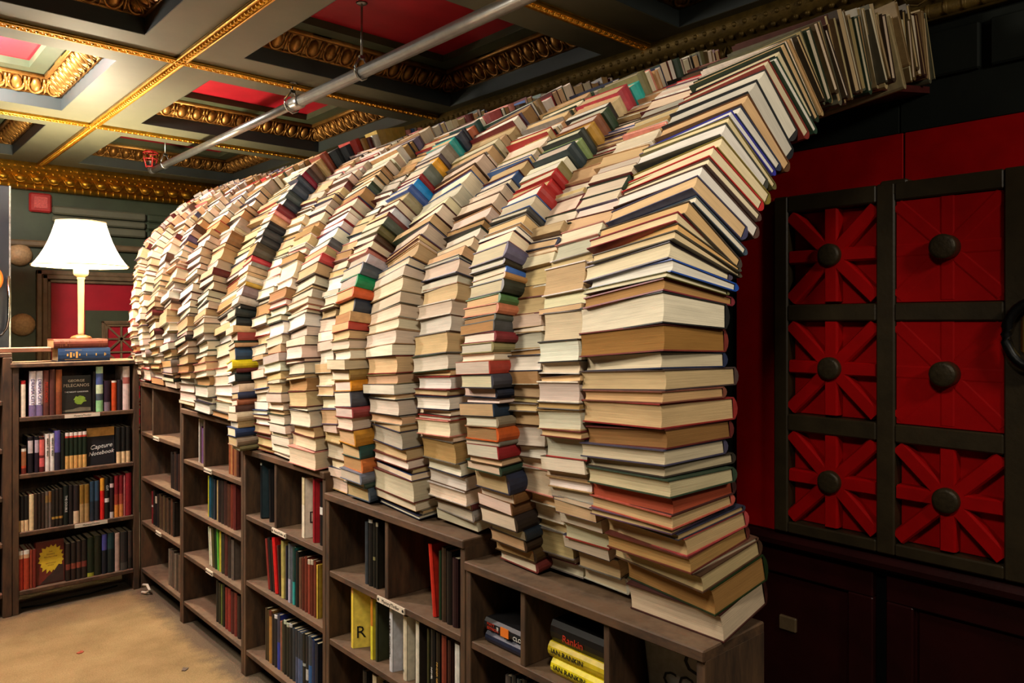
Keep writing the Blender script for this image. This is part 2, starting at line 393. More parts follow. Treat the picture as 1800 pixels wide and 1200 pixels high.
for (a,c,d,e) in ((-.002,OX+.002,-.002,.003),(-.002,OX+.002,OY-.003,OY+.002),(-.002,.003,0,OY),(OX-.003,OX+.002,0,OY)): fc.box(a,c,d,e,.001,.16)
FACE=fc.mesh('inner_face',PALEG)
for x0 in XL[1:-1]:
    for y0 in YL[2:-1]:
        M=Matrix.Translation((x0+HB,y0+HB,ZC))
        put('ledge',LED,ceil,M); put('red_panel',PAN,ceil,M); put('inner_face',FACE,ceil,M)
        put('egg_moulding',EX,ceil,M)
        put('egg_moulding',EX,ceil,M@Matrix.Translation((OX,OY,0))@Matrix.Rotation(math.pi,4,'Z'))
        put('egg_moulding',EY,ceil,M@Matrix.Translation((OX,0,0))@Matrix.Rotation(math.pi/2,4,'Z'))
        put('egg_moulding',EY,ceil,M@Matrix.Translation((0,OY,0))@Matrix.Rotation(-math.pi/2,4,'Z'))
def bead_line(L):
    m=MB(); m.box(0,L,-.026,.026,-.012,.001,.004); m.box(0,L,-.026,-.018,-.018,-.01); m.box(0,L,.018,.026,-.018,-.01)
    n=int(L/.034)
    for i in range(n):
        x=(i+.5)*L/n
        m.ball((x,0,-.014),(.0105,.013,.010),6,4); m.ball((x+L/n/2,0,-.013),(.003,.012,.006),5,3)
    return m.mesh('bead_trim',GOLD,True)
BY,BX=bead_line(7.9),bead_line(4.6)
for x in (-.4,1.2): put('bead_trim',BY,ceil,Matrix.Translation((x,-1.2,ZC))@Matrix.Rotation(math.pi/2,4,'Z'))
for y in YL[3:-1]: put('bead_trim',BX,ceil,Matrix.Translation((-1.9,y,ZC)))
# walls
b=MB(); b.box(2.8,2.95,-3.0,7.0,0,3.1); wr=struct(b,'wall_right',NAVYG)
b=MB(); b.box(-4.2,2.95,6.86,7.0,0,3.1); wb=struct(b,'wall_back',GREEN)
b=MB(); b.box(-4.3,-4.2,-3.0,7.0,0,3.1); struct(b,'wall_left',GREEN)
# cornices
def cornice(L,mat=GOLD):
    m=MB()
    m.prism([(0,.0),(.05,.005),(.06,.02),(.06,.035),(.045,.04),(.085,.075),(.10,.10),(.13,.115),(.155,.15),(.16,.19),(0,.19)],0,L,'x')
    m.tube([(0,.062,.022),(L,.062,.022)],.024,8)
    n=int(L/.055)
    for i in range(n):
        x=(i+.5)*L/n
        m.ball((x,.066,.022),(.012,.026,.026),6,4)
    n=int(L/.11)
    for i in range(n):
        x=(i+.5)*L/n
        m.ball((x,.085,.078),(.047,.030,.030),8,4)
        m.tube([(x-.05,.10,.098),(x-.025,.088,.055),(x,.083,.048),(x+.025,.088,.055),(x+.05,.10,.098)],.005,5)
    n=int(L/.045)
    for i in range(n):
        x=(i+.5)*L/n
        m.ball((x,.135,.118),.012,6,4); m.ball((x+.02,.155,.155),.010,6,4)
    return m.mesh('cornice',mat,True)
CB=cornice(7.0)
o=put('cornice',CB,wb,Matrix.Translation((2.8,6.86,2.61))@Matrix.Rotation(math.pi,4,'Z'))
CR=cornice(8.4,paint('shaded_gold',(104,82,36),.5,.35,25,.15,160,.5))  # darker copy of the gold: this cornice's shade is put into its colour
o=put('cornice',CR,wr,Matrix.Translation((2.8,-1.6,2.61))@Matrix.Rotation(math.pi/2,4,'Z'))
# ---- back wall dressing (faces -y at y = 6.86)
YB=6.86
def bbox(name,x0,x1,z0,z1,t,mat,ch=.006,y=YB):
    m=MB(); m.box(x0,x1,y-t,y,z0,z1,ch); return m.build(name,mat,wb)
bbox('rail',.92,2.8,2.175,2.225,.05,BRONZE,.012)
bbox('stile',.90,.95,.0,2.175,.05,BRONZE,.012)
for x,z in ((1.085,2.11),(1.105,1.575),(1.105,1.04)):
    m=MB(); m.lathe([(.085,0),(.088,.012),(.080,.040),(.055,.064),(.025,.076),(0,.079)],20,0,Matrix.Translation((x,YB,z))@Matrix.Rotation(math.pi/2,4,'X'))
    m.build('knob',BALL,wb,True)
# framed red panel with a dark inner field and a lattice
for i,(a,t,w) in enumerate(((1.195,.05,.036),(1.231,.066,.034),(1.265,.045,.026))):
    top=2.0-(a-1.195)
    m=MB(); m.box(a,a+w,YB-t,YB,.7,top,.005); m.build('frame_stile',BRONZE,wb)
    m=MB(); m.box(a,2.6,YB-t,YB,top-w,top,.005); m.build('frame_rail',BRONZE,wb)
bbox('red_panel',1.291,2.6,.7,1.904,.02,RED,.002)
bbox('green_field',1.532,2.6,.7,1.69,.028,GREEN,.003)
for a,w in ((1.648,.020),(1.668,.010)):
    bbox('lattice_frame',a,a+w,.7,1.605-(a-1.648),.05,BRONZE,.004); bbox('lattice_frame',a,2.5,1.605-(a-1.648)-w,1.605-(a-1.648),.05,BRONZE,.004)
bbox('lattice_back',1.678,2.5,.7,1.574,.03,RED,.002)
for r_ in range(4):
    for c_ in range(3):
        h=.108; x,z=1.686+h+c_*2*h,1.566-h-r_*2*h
        for a in (0,45,90,135):
            l=h*(1.41 if a%90 else 1.0); m=MB(); m.box(-l,l,-.007,.007,0,.014,0,0,frame((x,YB-.03,z),(math.cos(math.radians(a)),0,math.sin(math.radians(a))),(-math.sin(math.radians(a)),0,math.cos(math.radians(a))),(0,-1,0)))
            m.build('lattice_bar',BRONZE,wb)
for c_ in range(4): bbox('lattice_bar',1.686+c_*.216-.007,1.686+c_*.216+.007,.7,1.572,.047,BRONZE,.003)
for r_ in range(5): bbox('lattice_bar',1.68,2.34,1.566-r_*.216-.007,1.566-r_*.216+.007,.047,BRONZE,.003)
for k,(z0,z1,t) in enumerate(((2.44,2.505,.05),(2.375,2.43,.042),(2.30,2.365,.05))): bbox('slat',1.30,1.985,z0,z1,t,OLIVE,.012)
for k,(z0,z1,t) in enumerate(((2.44,2.505,.05),(2.375,2.43,.042),(2.30,2.365,.05))): bbox('slat',2.0,2.6,z0,z1,t-.01,GREEN,.012)
# ---- right wall: vault-like red door, bands above, wainscot below (faces -x at x = 2.8)
XR=2.8
def rbox(name,y0,y1,z0,z1,t,mat,parent,ch=.005):
    m=MB(); m.box(XR-t,XR,y0,y1,z0,z1,ch); return m.build(name,mat,parent)
for y0,y1 in ((-.6,1.06),(1.066,4.2)): rbox('red_band',y0,y1,2.078,2.252,.03,REDW,wr,.002)
for y0,y1 in ((-.6,.3),(.306,1.08),(1.086,3.2)): rbox('green_board',y0,y1,2.258,2.60,.012,NAVYG,wr,.001)
for y0,y1 in ((.83,1.0),(.62,.80),(.40,.60)): rbox('raised_panel',y0,y1,2.42,2.572,.035,NAVYG,wr,.006)
door=MB(); door.box(XR-.03,XR,.60,1.70,.77,2.08); door=struct(door,'door_1',REDW)
rbox('red_strip',1.53,1.70,.79,2.08,.06,REDW,door,.004)
def dbx(name,y0,y1,z0,z1,t=.092,mat=DOORB,ch=.005): return rbox(name,y0,y1,z0,z1,t,mat,door,ch)
for y0,y1 in ((1.46,1.516),(1.07,1.132),(.60,.745)): dbx('stile',y0,y1,.80,2.075)
for z0,z1 in ((2.012,2.074),(1.602,1.663),(1.187,1.25),(.80,.842)):
    for y0,y1 in ((1.132,1.46),(.745,1.07)): dbx('rail',y0,y1,z0,z1)
spk={}
def spoke_mesh(l,w,t):
    m=MB(); m.prism([(-w,0),(-w,t*.82),(-w*.78,t),(w*.78,t),(w,t*.82),(w,0)],.0,l,'x'); return m.mesh('spoke',REDW)
for ci,(y0,y1) in enumerate(((1.132,1.46),(.745,1.07))):
    for ri,(z0,z1) in enumerate(((1.663,2.012),(1.25,1.602),(.842,1.187))):
        yc,zc=(y0+y1)/2,(z0+z1)/2+.004; deep=not(ci==1 and ri<2)
        m=MB(); t=.008 if deep else .052
        m.box(XR-.03-t,XR-.02,y0+.002,y1-.002,z0+.002,z1-.002,.002); pnl=m.build('panel',REDW,door)
        hy,hz=(y1-y0)/2-.004,(z1-z0)/2-.006
        for a in range(8):
            an=math.radians(a*45); l=(hy if a%4==0 else hz) if a%2==0 else math.hypot(hy,hz)*.96
            M=Matrix.Translation((XR-.03-(.004 if deep else .047),yc,zc))@frame((0,0,0),(0,math.cos(an),math.sin(an)),(0,-math.sin(an),math.cos(an)),(-1,0,0))@Matrix.Translation((.02,0,0))
            kk=(round(l,3),deep)
            if kk not in spk: spk[kk]=spoke_mesh(l-.02,.025 if deep else .021,.052 if deep else .007)
            put('spoke',spk[kk],pnl,M)
        m=MB(); m.lathe([(.041,0),(.041,.052),(.038,.057),(.030,.059),(0,.059)],24,0,Matrix.Translation((XR-.052 if deep else XR-.078,yc,zc))@Matrix.Rotation(-math.pi/2,4,'Y'))
        m.build('boss',BOSS,pnl,True)
m=MB(); m.tube([(XR-.125,.655+.075*math.cos(a),1.56+.098*math.sin(a)) for a in [2*math.pi*k/28 for k in range(28)]],.016,8,0,None,True)
m.box(XR-.14,XR-.07,.64,.67,1.64,1.67,.004); m.build('ring_handle',BLACK,door,True)
m=MB(); m.box(XR-.10,XR-.07,.61,.70,1.50,1.62,.008); m.build('handle_plate',BRASS,door)
rbox('lintel_block',1.03,1.12,2.03,2.085,.09,DOORB,door,.006)
# ledge and wainscot
b=MB(); b.prism([(XR,.715),(XR-.035,.72),(XR-.05,.735),(XR-.085,.745),(XR-.09,.765),(XR-.075,.785),(XR-.03,.79),(XR,.79)],-.6,4.2,'y'); b.build('ledge',MAROON,wr)
for y0,y1 in ((1.165,1.9),(.30,1.12)):
    rbox('wainscot_frame',y0,y1,.62,.715,.04,MAROON,wr); rbox('wainscot_frame',y0,y1,.0,.14,.04,MAROON,wr); rbox('wainscot_frame',y0,y0+.09,.14,.62,.04,MAROON,wr); rbox('wainscot_frame',y1-.09,y1,.14,.62,.04,MAROON,wr)
    rbox('wainscot_panel',y0+.09,y1-.09,.14,.62,.018,MAROON,wr,.014)
rbox('black_gap',1.118,1.167,0,.715,.012,BLACK,wr)
rbox('latch_plate',1.46,1.53,.40,.455,.03,BRONZE,wr,.004)
# dark pilaster with round knobs between the door and the vault
rbox('pilaster',1.71,1.87,.79,2.08,.05,NAVYG,wr,.006)
for z in (1.68,1.21):
    m=MB(); m.lathe([(.062,0),(.064,.012),(.055,.032),(.03,.046),(0,.05)],20,0,Matrix.Translation((XR-.05,1.79,z))@Matrix.Rotation(-math.pi/2,4,'Y')); m.build('knob',BLACK,wr,True)
# ---------------------------------------------------------------- sprinkler pipe under the ceiling
PX,PZ=1.74,2.69
t=thing('sprinkler_pipe','long galvanised sprinkler pipe hung below the coffered ceiling','pipe',(PX,3.6,PZ))
m=MB(); m.tube([(PX,-1.0,PZ),(PX,3.55,PZ)],.0275,14); m.build('pipe_run',STEEL,t,True)
m=MB(); m.tube([(PX,3.6,PZ),(PX,5.80,PZ-.004)],.0225,14); m.build('pipe_run',STEEL,t,True)
m=MB(); m.tube([(PX,3.50,PZ),(PX,3.515,PZ),(PX,3.53,PZ),(PX,3.62,PZ),(PX,3.635,PZ)],[.028,.034,.0345,.032,.026],14); m.build('coupling',STEEL,t,True)
m=MB(); m.tube([(PX,5.79,PZ-.004),(PX,5.84,PZ-.004),(PX,5.865,PZ+.012),(PX,5.87,PZ+.04)],.0235,12); m.build('elbow',STEEL,t,True)
def hanger(y,top,r):
    m=MB(); zt=PZ+.062
    m.tube([(PX-.010,y,zt),(PX-r-.006,y,PZ+.02),(PX-r-.006,y,PZ),(PX-r*.75,y,PZ-r*.8),(PX,y,PZ-r-.006),(PX+r*.75,y,PZ-r*.8),(PX+r+.006,y,PZ),(PX+r+.006,y,PZ+.02),(PX+.010,y,zt)],.0048,6)
    m.box(PX-.014,PX+.014,y-.008,y+.008,zt-.004,zt+.012,.002); m.tube([(PX,y,zt),(PX,y,top)],.0048,6); m.lathe([(.026,0),(.02,-.006)],14,0,Matrix.Translation((PX,y,top)))
    m.build('hanger',STEEL,t,True)
hanger(2.93,2.994,.0285); hanger(3.60,2.80,.036); hanger(5.55,2.994,.0235)
m=MB(); m.lathe([(.012,0),(.012,.03),(.022,.034),(.022,.037)],12,0,Matrix.Translation((PX,5.87,PZ+.035))); m.build('sprinkler_head',STEEL,t,True)
m=MB(); yy=5.87
for q in (0,90):
    M=Matrix.Translation((PX,yy,PZ+.03))@Matrix.Rotation(math.radians(q),4,'Z')
    m.tube([(-.030,0,0),(-.046,0,.06),(-.050,0,.10),(-.035,0,.115),(.035,0,.115),(.050,0,.10),(.046,0,.06),(.030,0,0)],.005,6,0,M)
for z,r_ in ((.0,.032),(.055,.046),(.10,.050)): m.tube([(PX+r_*math.cos(a),yy+r_*math.sin(a),PZ+.03+z) for a in [2*math.pi*k/14 for k in range(14)]],.0045,5,0,None,True)
m.build('red_cage',ALARM,t,True)['label']='red wire guard cage'
# fire alarm on the back wall
o=thing('fire_alarm','square red fire alarm sounder on the green wall below the gold cornice','alarm',(1.22,YB,2.52))
m=MB(); m.box(1.145,1.295,YB-.045,YB,2.445,2.592,.012); m.build('body',ALARM,o)
m=MB(); m.prism([(1.175,2.475),(1.265,2.475),(1.265,2.562),(1.175,2.562)],YB-.052,YB-.044,'y'); m.build('grille',paint('alarm_grille',(196,78,70),.5,.3,90,.2,200),o)

# ---------------------------------------------------------------- the book vault
PAGE_TONES=[('cream',(230,211,180),26),('pale cream',(234,220,196),20),('ivory',(240,230,212),10),('tan',(212,180,134),28),('brown',(178,138,90),11),('pinkish cream',(230,207,184),16),('grey cream',(202,190,170),8)]
COVERS=[('dark maroon',(92,34,34),14),('red',(160,44,42),7),('navy',(44,48,72),8),('dark green',(44,62,46),7),('black',(40,37,36),8),('dark brown',(78,54,38),16),('tan',(176,140,98),14),('grey',(128,122,112),10),('white',(226,216,200),12),('pink',(206,130,122),4),('blue',(60,88,140),2),('purple',(92,80,104),5),('olive',(120,110,72),5)]
def pick(T):
    x=R.random()*sum(t[2] for t in T)
    for t in T:
        x-=t[2]
        if x<0: return t
    return T[-1]
def jit(c,a=.08):
    k=1+R.uniform(-a,a); return tuple(max(0,min(255,x*k*(1+R.uniform(-.03,.03)))) for x in c)
def cname(rgb):
    import colorsys
    h,s,v=colorsys.rgb_to_hsv(*(x/255 for x in rgb)); h*=360
    if v<.22: return 'black'
    if s<.16: return 'white' if v>.75 else ('grey' if v>.38 else 'charcoal')
    d='dark ' if v<.45 else ''
    if h<14 or h>340: return d+('red' if s>.5 else 'maroon')
    if h<38: return (d+'brown') if v<.65 else ('orange' if s>.6 else 'tan')
    if h<62: return 'yellow' if s>.6 and v>.6 else d+'olive'
    if h<165: return d+'green'
    if h<200: return d+'teal'
    if h<255: return d+'blue'
    return d+'purple'
def cname_page(c):
    r,g,b=c
    if b>196: return 'white'
    if r>214: return 'cream' if b>150 else 'yellowed'
    if r>190: return 'tan' if b<150 else 'grey'
    return 'brown'
def hx(s): return tuple(int(s[i:i+2],16) for i in (0,2,4))
def parse(s):
    out=[]
    for q in s.split(';'):
        a,b,c=q.split(','); out.append((float(a),float(b),hx(c)))
    return out
SP3=parse("-32.7,-31.3,6e2d28;-30.9,-29.3,46321a;-29.0,-27.4,322318;-27.2,-25.6,232d37;-25.4,-23.1,2d231e;-23.1,-21.1,6e4b2d;-21.0,-19.5,825a32;-19.2,-16.9,282d41;-16.7,-15.1,233c2d;-14.4,-11.9,961e23;-11.5,-9.5,c85a23;-9.1,-8.1,96876e;-7.7,-6.4,1e3246;-5.7,-4.2,282d3c;-4.1,-2.2,41414b;-1.5,0.3,aa3c2d;0.8,2.4,968c5f;2.8,4.0,822d32;4.1,5.1,4b4b4b;4.9,6.4,5a5f55;6.7,7.7,cd7d5a;7.8,9.1,557d4b;9.3,11.2,32372d;11.4,12.4,be8c55;12.7,13.4,416ebe;13.5,14.4,322d23;14.9,16.8,5f5a73;22.1,23.5,464646;28.1,30.2,aa2828;30.3,32.4,aa2828;35.9,38.2,2d3c41;38.3,40.1,82965f;40.3,42.3,323732;42.5,44.9,b98c3c;45.1,47.5,825037;47.7,50.8,324632;51.0,53.6,d2b98c;53.8,57.1,af3c46;57.5,60.5,2daaa0"); SP6=parse("-30.1,-28.7,69645f;-28.5,-26.4,41505f;-26.2,-25.1,32463c;-24.9,-23.2,6e7382;-22.9,-20.8,c86e32;-20.4,-18.3,234b46;-18.2,-15.3,be8223;-12.6,-10.5,8c3737;-10.0,-7.9,50505a;-7.7,-5.7,dc9123;-5.1,-3.7,967840;3.8,5.5,b94132;7.5,9.6,2d3746;9.8,11.7,d75f32;11.9,14.2,0a8750;14.4,16.9,505a64;17.0,18.8,c8bec8;25.4,27.8,4b554b;28.1,30.5,c8c8d2;32.3,34.6,968c6e;34.7,36.6,3c5aa0;36.8,39.1,148cdc;39.3,40.4,821923;40.6,43.8,69736a;44.0,46.2,ebaa32;46.4,47.5,504650;47.9,50.6,968c7d;51.1,53.4,3caaa5;53.7,55.4,3c4150;55.6,57.0,1e2332;57.3,59.2,c86e4b;59.8,62.0,2d4b46;62.2,68.0,af5555"); SP10=parse("-23.4,-21.4,96826e;-21.0,-19.4,23375f;-19.2,-17.6,c3a573;-17.3,-15.9,c8b496;-15.5,-14.2,4b2d23;-14.0,-12.6,9b5a3c;-12.4,-11.0,2d324b;-10.8,-9.0,e1c3a5;-8.8,-6.8,1e2828;-5.9,-3.6,e1c81e;-3.0,-0.5,2d465f;1.0,2.6,963c32;3.0,4.3,d2aa78;4.5,6.3,232828;6.5,8.2,2a302e;8.3,9.2,1e1e1e;9.7,11.5,c3b4a5;12.0,13.8,7d6969;14.1,15.0,b9963c;15.1,16.3,d8ccb4;17.2,19.0,bea07d;19.7,21.3,b93c41;21.9,24.6,4b4132;25.4,27.0,373737;27.1,28.7,414141;28.8,30.6,232328;31.1,32.9,dcaa7d;33.7,36.0,7d2d32;36.2,37.8,2d323c;38.0,40.3,4b5555;40.5,43.3,414b5a;43.5,44.9,4b5564;45.1,46.4,8c233c;46.6,48.2,55413c;48.4,50.1,7d5f4b;50.4,51.9,bea06e;52.2,54.2,964b37;54.5,57.9,283237;58.3,61.1,323c46;61.5,64.5,aa3228;65.0,69.5,a0783c;70.2,79.1,aa8c3c"); SP8=parse("17.6,19.8,cd4b4b;21.9,23.9,5a5a5f;38.2,40.4,32412f;43.9,45.4,a07850")
SP1=parse("58,60.5,c8282d;61,64,a02025;66,69,1e1c1c;70,73,c89a32"); SP2=parse("38,40,8c2a2c;52,54,aa2828;60,63,b42d32")
# first (end) stack: thickness mm, paper, cover, end face kind ('p' paper, else spine colour), listed from the shelf upwards
TH0=[68, 65, 41, 10, 37, 41, 14, 16, 31, 42, 38, 26, 34, 42, 53, 26, 45, 37, 57, 67, 27, 12, 29, 39, 22, 20, 27, 39, 22, 41, 36, 22, 33, 38, 42, 24, 22, 33, 44, 55, 53, 32, 23, 37, 42]
A0=[('e0c8a8','40201c'),('a87c46','203018'),('c8b080','503828'),('d8c8a8','684838'),('b08850','602c24'),('c8a878','b44848'),('c0a070','383848'),('c4a878','584058'),('c8a878','b85848'),('c8a878','4c2c28'),('c8b890','344434'),('b8a888','383028'),('c8b898','484458'),('8c6438','5c2420'),('d0b080','902c28'),('c8a070','7c4838'),('cbb083','4c3c38'),('d8c8a8','28304c'),('9c7038','783028'),('ece0c4','1c1c1c'),('b08450','7c2830'),('e8dcb8','6c6c40'),('ece4d4','1848a0'),('ecdcb8','504858'),('e4cca0','484030'),('e0b070','484438'),('ecd4a8','8c2030'),('e0b880','484038'),('f0e4cc','405060'),('e4c090','484868'),('f0e8dc','584038'),('f0e0bc','584038'),('ecdcb4','c02c2c'),('f0dcb0','807030'),('ece4d8','484840'),('e8d4a4','706840'),('e4e0d8','3838a0'),('e0d8c8','303850'),('d8b080','604028'),('d0c8b8','202428'),('e4dcc8','303030'),('d4c4a0','803028'),('e4dccc','284030'),('d8c8a0','202020')]
A0K={9:'b05034'}
UNITS=[(.94,1.77,.895),(1.77,2.62,.955),(2.62,3.39,1.03),(3.39,4.20,1.14),(4.20,4.93,1.24)]
def base_z(y):
    for a,b,z in UNITS:
        if y<b-.01: return z
    return UNITS[-1][2]
# near Y, far Y, yaw, outward offset, depth, specials, spine-at-near-end share, mean thickness
COLS=[(.965,1.235,11,0,.195,None,.0,0.036),(1.245,1.40,5,-.040,.17,SP1,.03,0.044),(1.405,1.535,5,-.055,.17,SP2,.05,0.044),
 (1.535,1.705,9,-.004,.19,SP3,.3,0.040),(1.775,1.985,9,-.02,.18,None,.06,0.045),(2.03,2.31,14,.008,.19,None,.03,0.045),(2.33,2.49,9,.0,.17,SP6,.25,0.042),
 (2.50,2.625,5,-.03,.16,None,.04,0.043),(2.655,2.885,10,.0,.18,SP8,.05,0.043),(2.90,3.075,6,-.022,.17,None,.06,0.041),(3.08,3.235,4,-.04,.16,None,.05,0.041),
 (3.275,3.385,8,.012,.17,SP10,.9,0.036),(3.405,3.69,8,-.02,.17,None,.04,0.041),(3.70,3.93,9,-.01,.17,None,.14,0.041),(3.94,4.205,9,-.012,.17,None,.06,0.040),
 (4.215,4.43,9,-.008,.17,None,.12,0.040),(4.435,4.65,8,-.01,.17,None,.06,0.039),(4.655,4.80,8,-.008,.16,None,.1,0.036),(4.80,4.925,8,0,.16,None,.1,0.036)]
ORD=['end stack at the vault mouth']+['%s stack from the vault mouth'%w for w in '2nd 3rd 4th 5th 6th 7th 8th 9th 10th 11th 12th 13th 14th 15th 16th 17th 18th 19th'.split()]
def nth(n): return '%d%s'%(n,'th' if 10<=n%100<=20 else {1:'st',2:'nd',3:'rd'}.get(n%10,'th'))
ALLB=[]
ROLL=[4.5,4,4,4,4,4,4.5,5,5.5,6.5,7,10,8.5,8.5,8.5,8.5,8.5,7,7]
MUTED=[(120,96,62),(150,124,84),(84,66,44),(44,58,42),(206,196,176),(58,46,36),(96,92,74),(190,166,124),(70,40,34)]
for ci,(y0,y1,yaw,off,dep,spec,psp,tm) in enumerate(COLS):
    zb=base_z(y0)+.002
    phs=[];ph=-45.
    pe=105. if ci==0 else 88.
    while ph<=pe:
        X,Z=prof(ph,y0)
        if Z>=zb: phs.append((ph,X,Z))
        ph+=.5
    S=[0.]
    for a,b in zip(phs,phs[1:]): S.append(S[-1]+math.hypot(b[1]-a[1],b[2]-a[2]))
    def at(s):
        s=max(0,min(S[-1]-1e-6,s)); i=0
        lo,hi=0,len(S)-1
        while hi-lo>1:
            m=(lo+hi)//2
            if S[m]<=s: lo=m
            else: hi=m
        f=(s-S[lo])/(S[hi]-S[lo]); a,b=phs[lo],phs[hi]
        return a[0]+f*(b[0]-a[0]),a[1]+f*(b[1]-a[1]),a[2]+f*(b[2]-a[2])
    def tang(s):
        p,q=at(s-.06),at(s+.06); v=Vector((q[1]-p[1],0,q[2]-p[2])); return v.normalized()
    def s_of(phi):
        for (p,_,_),s in zip(phs,S):
            if p>=phi: return s
        return S[-1]
    sp=[(s_of(a),s_of(b),c) for a,b,c in spec] if spec else []
    sp=[q for q in sp if q[1]-q[0]>.006]
    s=0.;k=0;si=0
    bulge=0
    while s<S[-1]-.004:
        tint=None; name=pick(PAGE_TONES); cv=pick(COVERS); style='back'; rgb=jit(name[1]); crgb=jit(cv[1],.15); hard=R.random()<.72
        if ci==0 and k<len(A0):
            t=TH0[k]/1000; rgb=hx(A0[k][0]); crgb=hx(A0[k][1]); hard=True
            if k in A0K: tint=hx(A0K[k])
        else:
            if ci==0: t=R.uniform(.014,.030); crgb=jit(R.choice(MUTED),.15); rgb=jit(R.choice([(206,182,136),(190,164,118),(222,206,176),(176,146,100)]))
            else:
                t=max(.012,min(.074,R.gauss(tm,.013)))
                if R.random()<.12: t=R.uniform(.012,.020)
            if R.random()<psp: style='near'
            if si<len(sp):
                if s+.010>=sp[si][0]:
                    t=max(.012,sp[si][1]-s); style='near'; crgb=sp[si][2]; si+=1
                    while si<len(sp) and sp[si][1]<s+t: si+=1
                else:
                    gap=sp[si][0]-s
                    if gap<t*1.6: t=gap if gap<.06 else gap/2
            if hard is False: t=min(t,.035)
        last=S[-1]-s
        if t>last: t=max(last,.010)
        sm=s+t/2; phi,X,Z=at(sm); T0=tang(sm); kb=max(.45,min(1,(Z-1.2)/.5)); T=(Vector((0,0,1))*(1-kb)+T0*kb).normalized() if Z<1.8 else T0; Nn=Vector((-T.z,0,T.x))
        if Nn.x>0 and phi<60: Nn=-Nn
        kap=-(tang(sm+.05)-tang(sm-.05)).dot(Nn)/.1
        D=dep+R.uniform(-.02,.02)
        if ci==0 and phi>60: D=.205+R.uniform(-.02,.025)
        ti=t*max(.5,min(1.0,1-kap*kb*D))
        j=R.gauss
        big=1 if ci==0 else 1.3
        yw=math.radians(yaw*min(1,.3+s*3)*max(.45,min(1,1-(phi-28)/50))+max(-2.6,min(2.6,j(0,1.3)))); roll=math.radians(ROLL[ci]*min(1,s/.32)*max(0,min(1,(2.1-Z)/.35))+(max(-2,min(2,j(0,.8))) if s>.04 else 0))
        o=off+max(-.014,min(.014,j(0,.0055)))
        if ci==0 and phi>62: roll=math.radians(j(0,2.6)); o+=R.uniform(-.04,.012); yw=math.radians(3+j(0,2))
        Yh=Vector((0,1,0))
        ex=Yh*math.cos(yw)-Nn*math.sin(yw); ey=Nn*math.cos(yw)+Yh*math.sin(yw); ez=ex.cross(ey)
        rot=Matrix.Rotation(roll,3,ey); ex=rot@ex; ez=rot@ez
        if ci==0 and phi>62:
            rot=Matrix.Rotation(math.radians(j(0,2.2)),3,ex); ey=rot@ey; ez=rot@ez
        L=(y1-y0)/math.cos(yw)+R.uniform(-.006,.016)
        pos=Vector((X,y0-(.030*max(0,1-s/.28) if ci==0 else 0)+max(-.012,min(.012,j(0,.005))),Z))+Nn*o
        M=frame(pos,ex,ey,ez)
        geo=dict(style=style,L=L,D=D,t=t*.998,ti=ti*.985,hard=hard)
        mid=pos+ex*(L/2); d=.667*mid.x+.745*mid.y; r=.745*mid.x-.667*mid.y
        px,py=900+1342*r/d,565-1342*(mid.z-1.6)/d
        view=Vector((mid.x,mid.y,mid.z-1.6)); fc=max(0,-view.normalized().dot(ey)); ne=max(0,-view.normalized().dot(-ex))
        sc=(L*fc+(.19 if ci==0 else .05)*ne)*t/view.length**2
        if not (0<px<1800 and 0<py<1200): sc*=.1
        k+=1
        ALLB.append((sc,ci,k,M,geo,rgb,crgb,style,name[0],cname(crgb),tint))
        s+=t/max(.6,T.dot(T0))+.0004
ALLB.sort(key=lambda q:-q[0])
rest=BK()
for i,(sc,ci,k,M,g,rgb,crgb,style,pn,cn,tint) in enumerate(ALLB):
    C,P=book_geo(g['style'],g['L'],g['D'],g['t'],g['ti'],lin(tint or rgb),lin(crgb),lin(crgb),g['hard'])
    if i<300:
        thick='thick ' if g['t']>.046 else ('thin ' if g['t']<.019 else '')
        if tint: pn2='red edged'
        else: pn2=cname_page(rgb)+' paged'
        lab='%s%s book, %s cover, %s up, %s'%(thick,pn2,cn,nth(k),ORD[ci])
        if style=='near': lab='%s%s spined book, %s up, %s'%(thick,cn,nth(k),ORD[ci])
        add_book('stacked_book',lab,'book',M,C,P,'books stacked into the vault')
    else:
        rest.merge(C,M,0); rest.merge(P,M,1)
o=put('stacked_books',rest.mesh('stacked_books',[COVER,PAGES]),None,label='mass of smaller and farther books stacked into the vault wall',category='books'); o['kind']='stuff'
# board vault behind the books, and the shelf under the flat stretch at the mouth
b=MB(); ys=[1.02,1.6,2.2,2.8,3.4,4.1,4.9]; rows=[]
for y in ys:
    row=[];ph=-45.
    pts=[]
    while ph<=100:
        X,Z=prof(ph,y); pts.append((X,Z)); ph+=3
    for i,(X,Z) in enumerate(pts):
        a,c=pts[max(0,i-1)],pts[min(len(pts)-1,i+1)]; tx,tz=c[0]-a[0],c[1]-a[1]; l=math.hypot(tx,tz)
        q=(X+tz/l*.235,Z-tx/l*.235)
        if q[1]>base_z(y)+.004 and q[0]<2.77: row.append((q[0],q[1]))
    rows.append(row)
n=min(len(r) for r in rows)
vs=[];fs=[]
for th in (0,.012):
    for y,row in zip(ys,rows):
        rr=[row[round(i*(len(row)-1)/(n-1))] for i in range(n)]
        vs+=[(x+th,y,z-th*.6) for x,z in rr]
for a in range(len(ys)-1):
    for i in range(n-1):
        q=a*n+i; fs.append((q,q+1,q+n+1,q+n)); m=len(ys)*n; fs.append((m+q,m+q+n,m+q+n+1,m+q+1))
b.add(vs,fs)
o=b.build('vault_form',DIMR); o['label']='dark curved board form behind the stacked books'; o['category']='board'
b=MB(); b.prism([(1.99,2.235),(2.785,2.375),(2.785,2.397),(1.99,2.257)],.985,1.33,'y')
o=b.build('vault_shelf',DIMR); o['label']='red brown board under the upright books at the top of the vault'; o['category']='board'

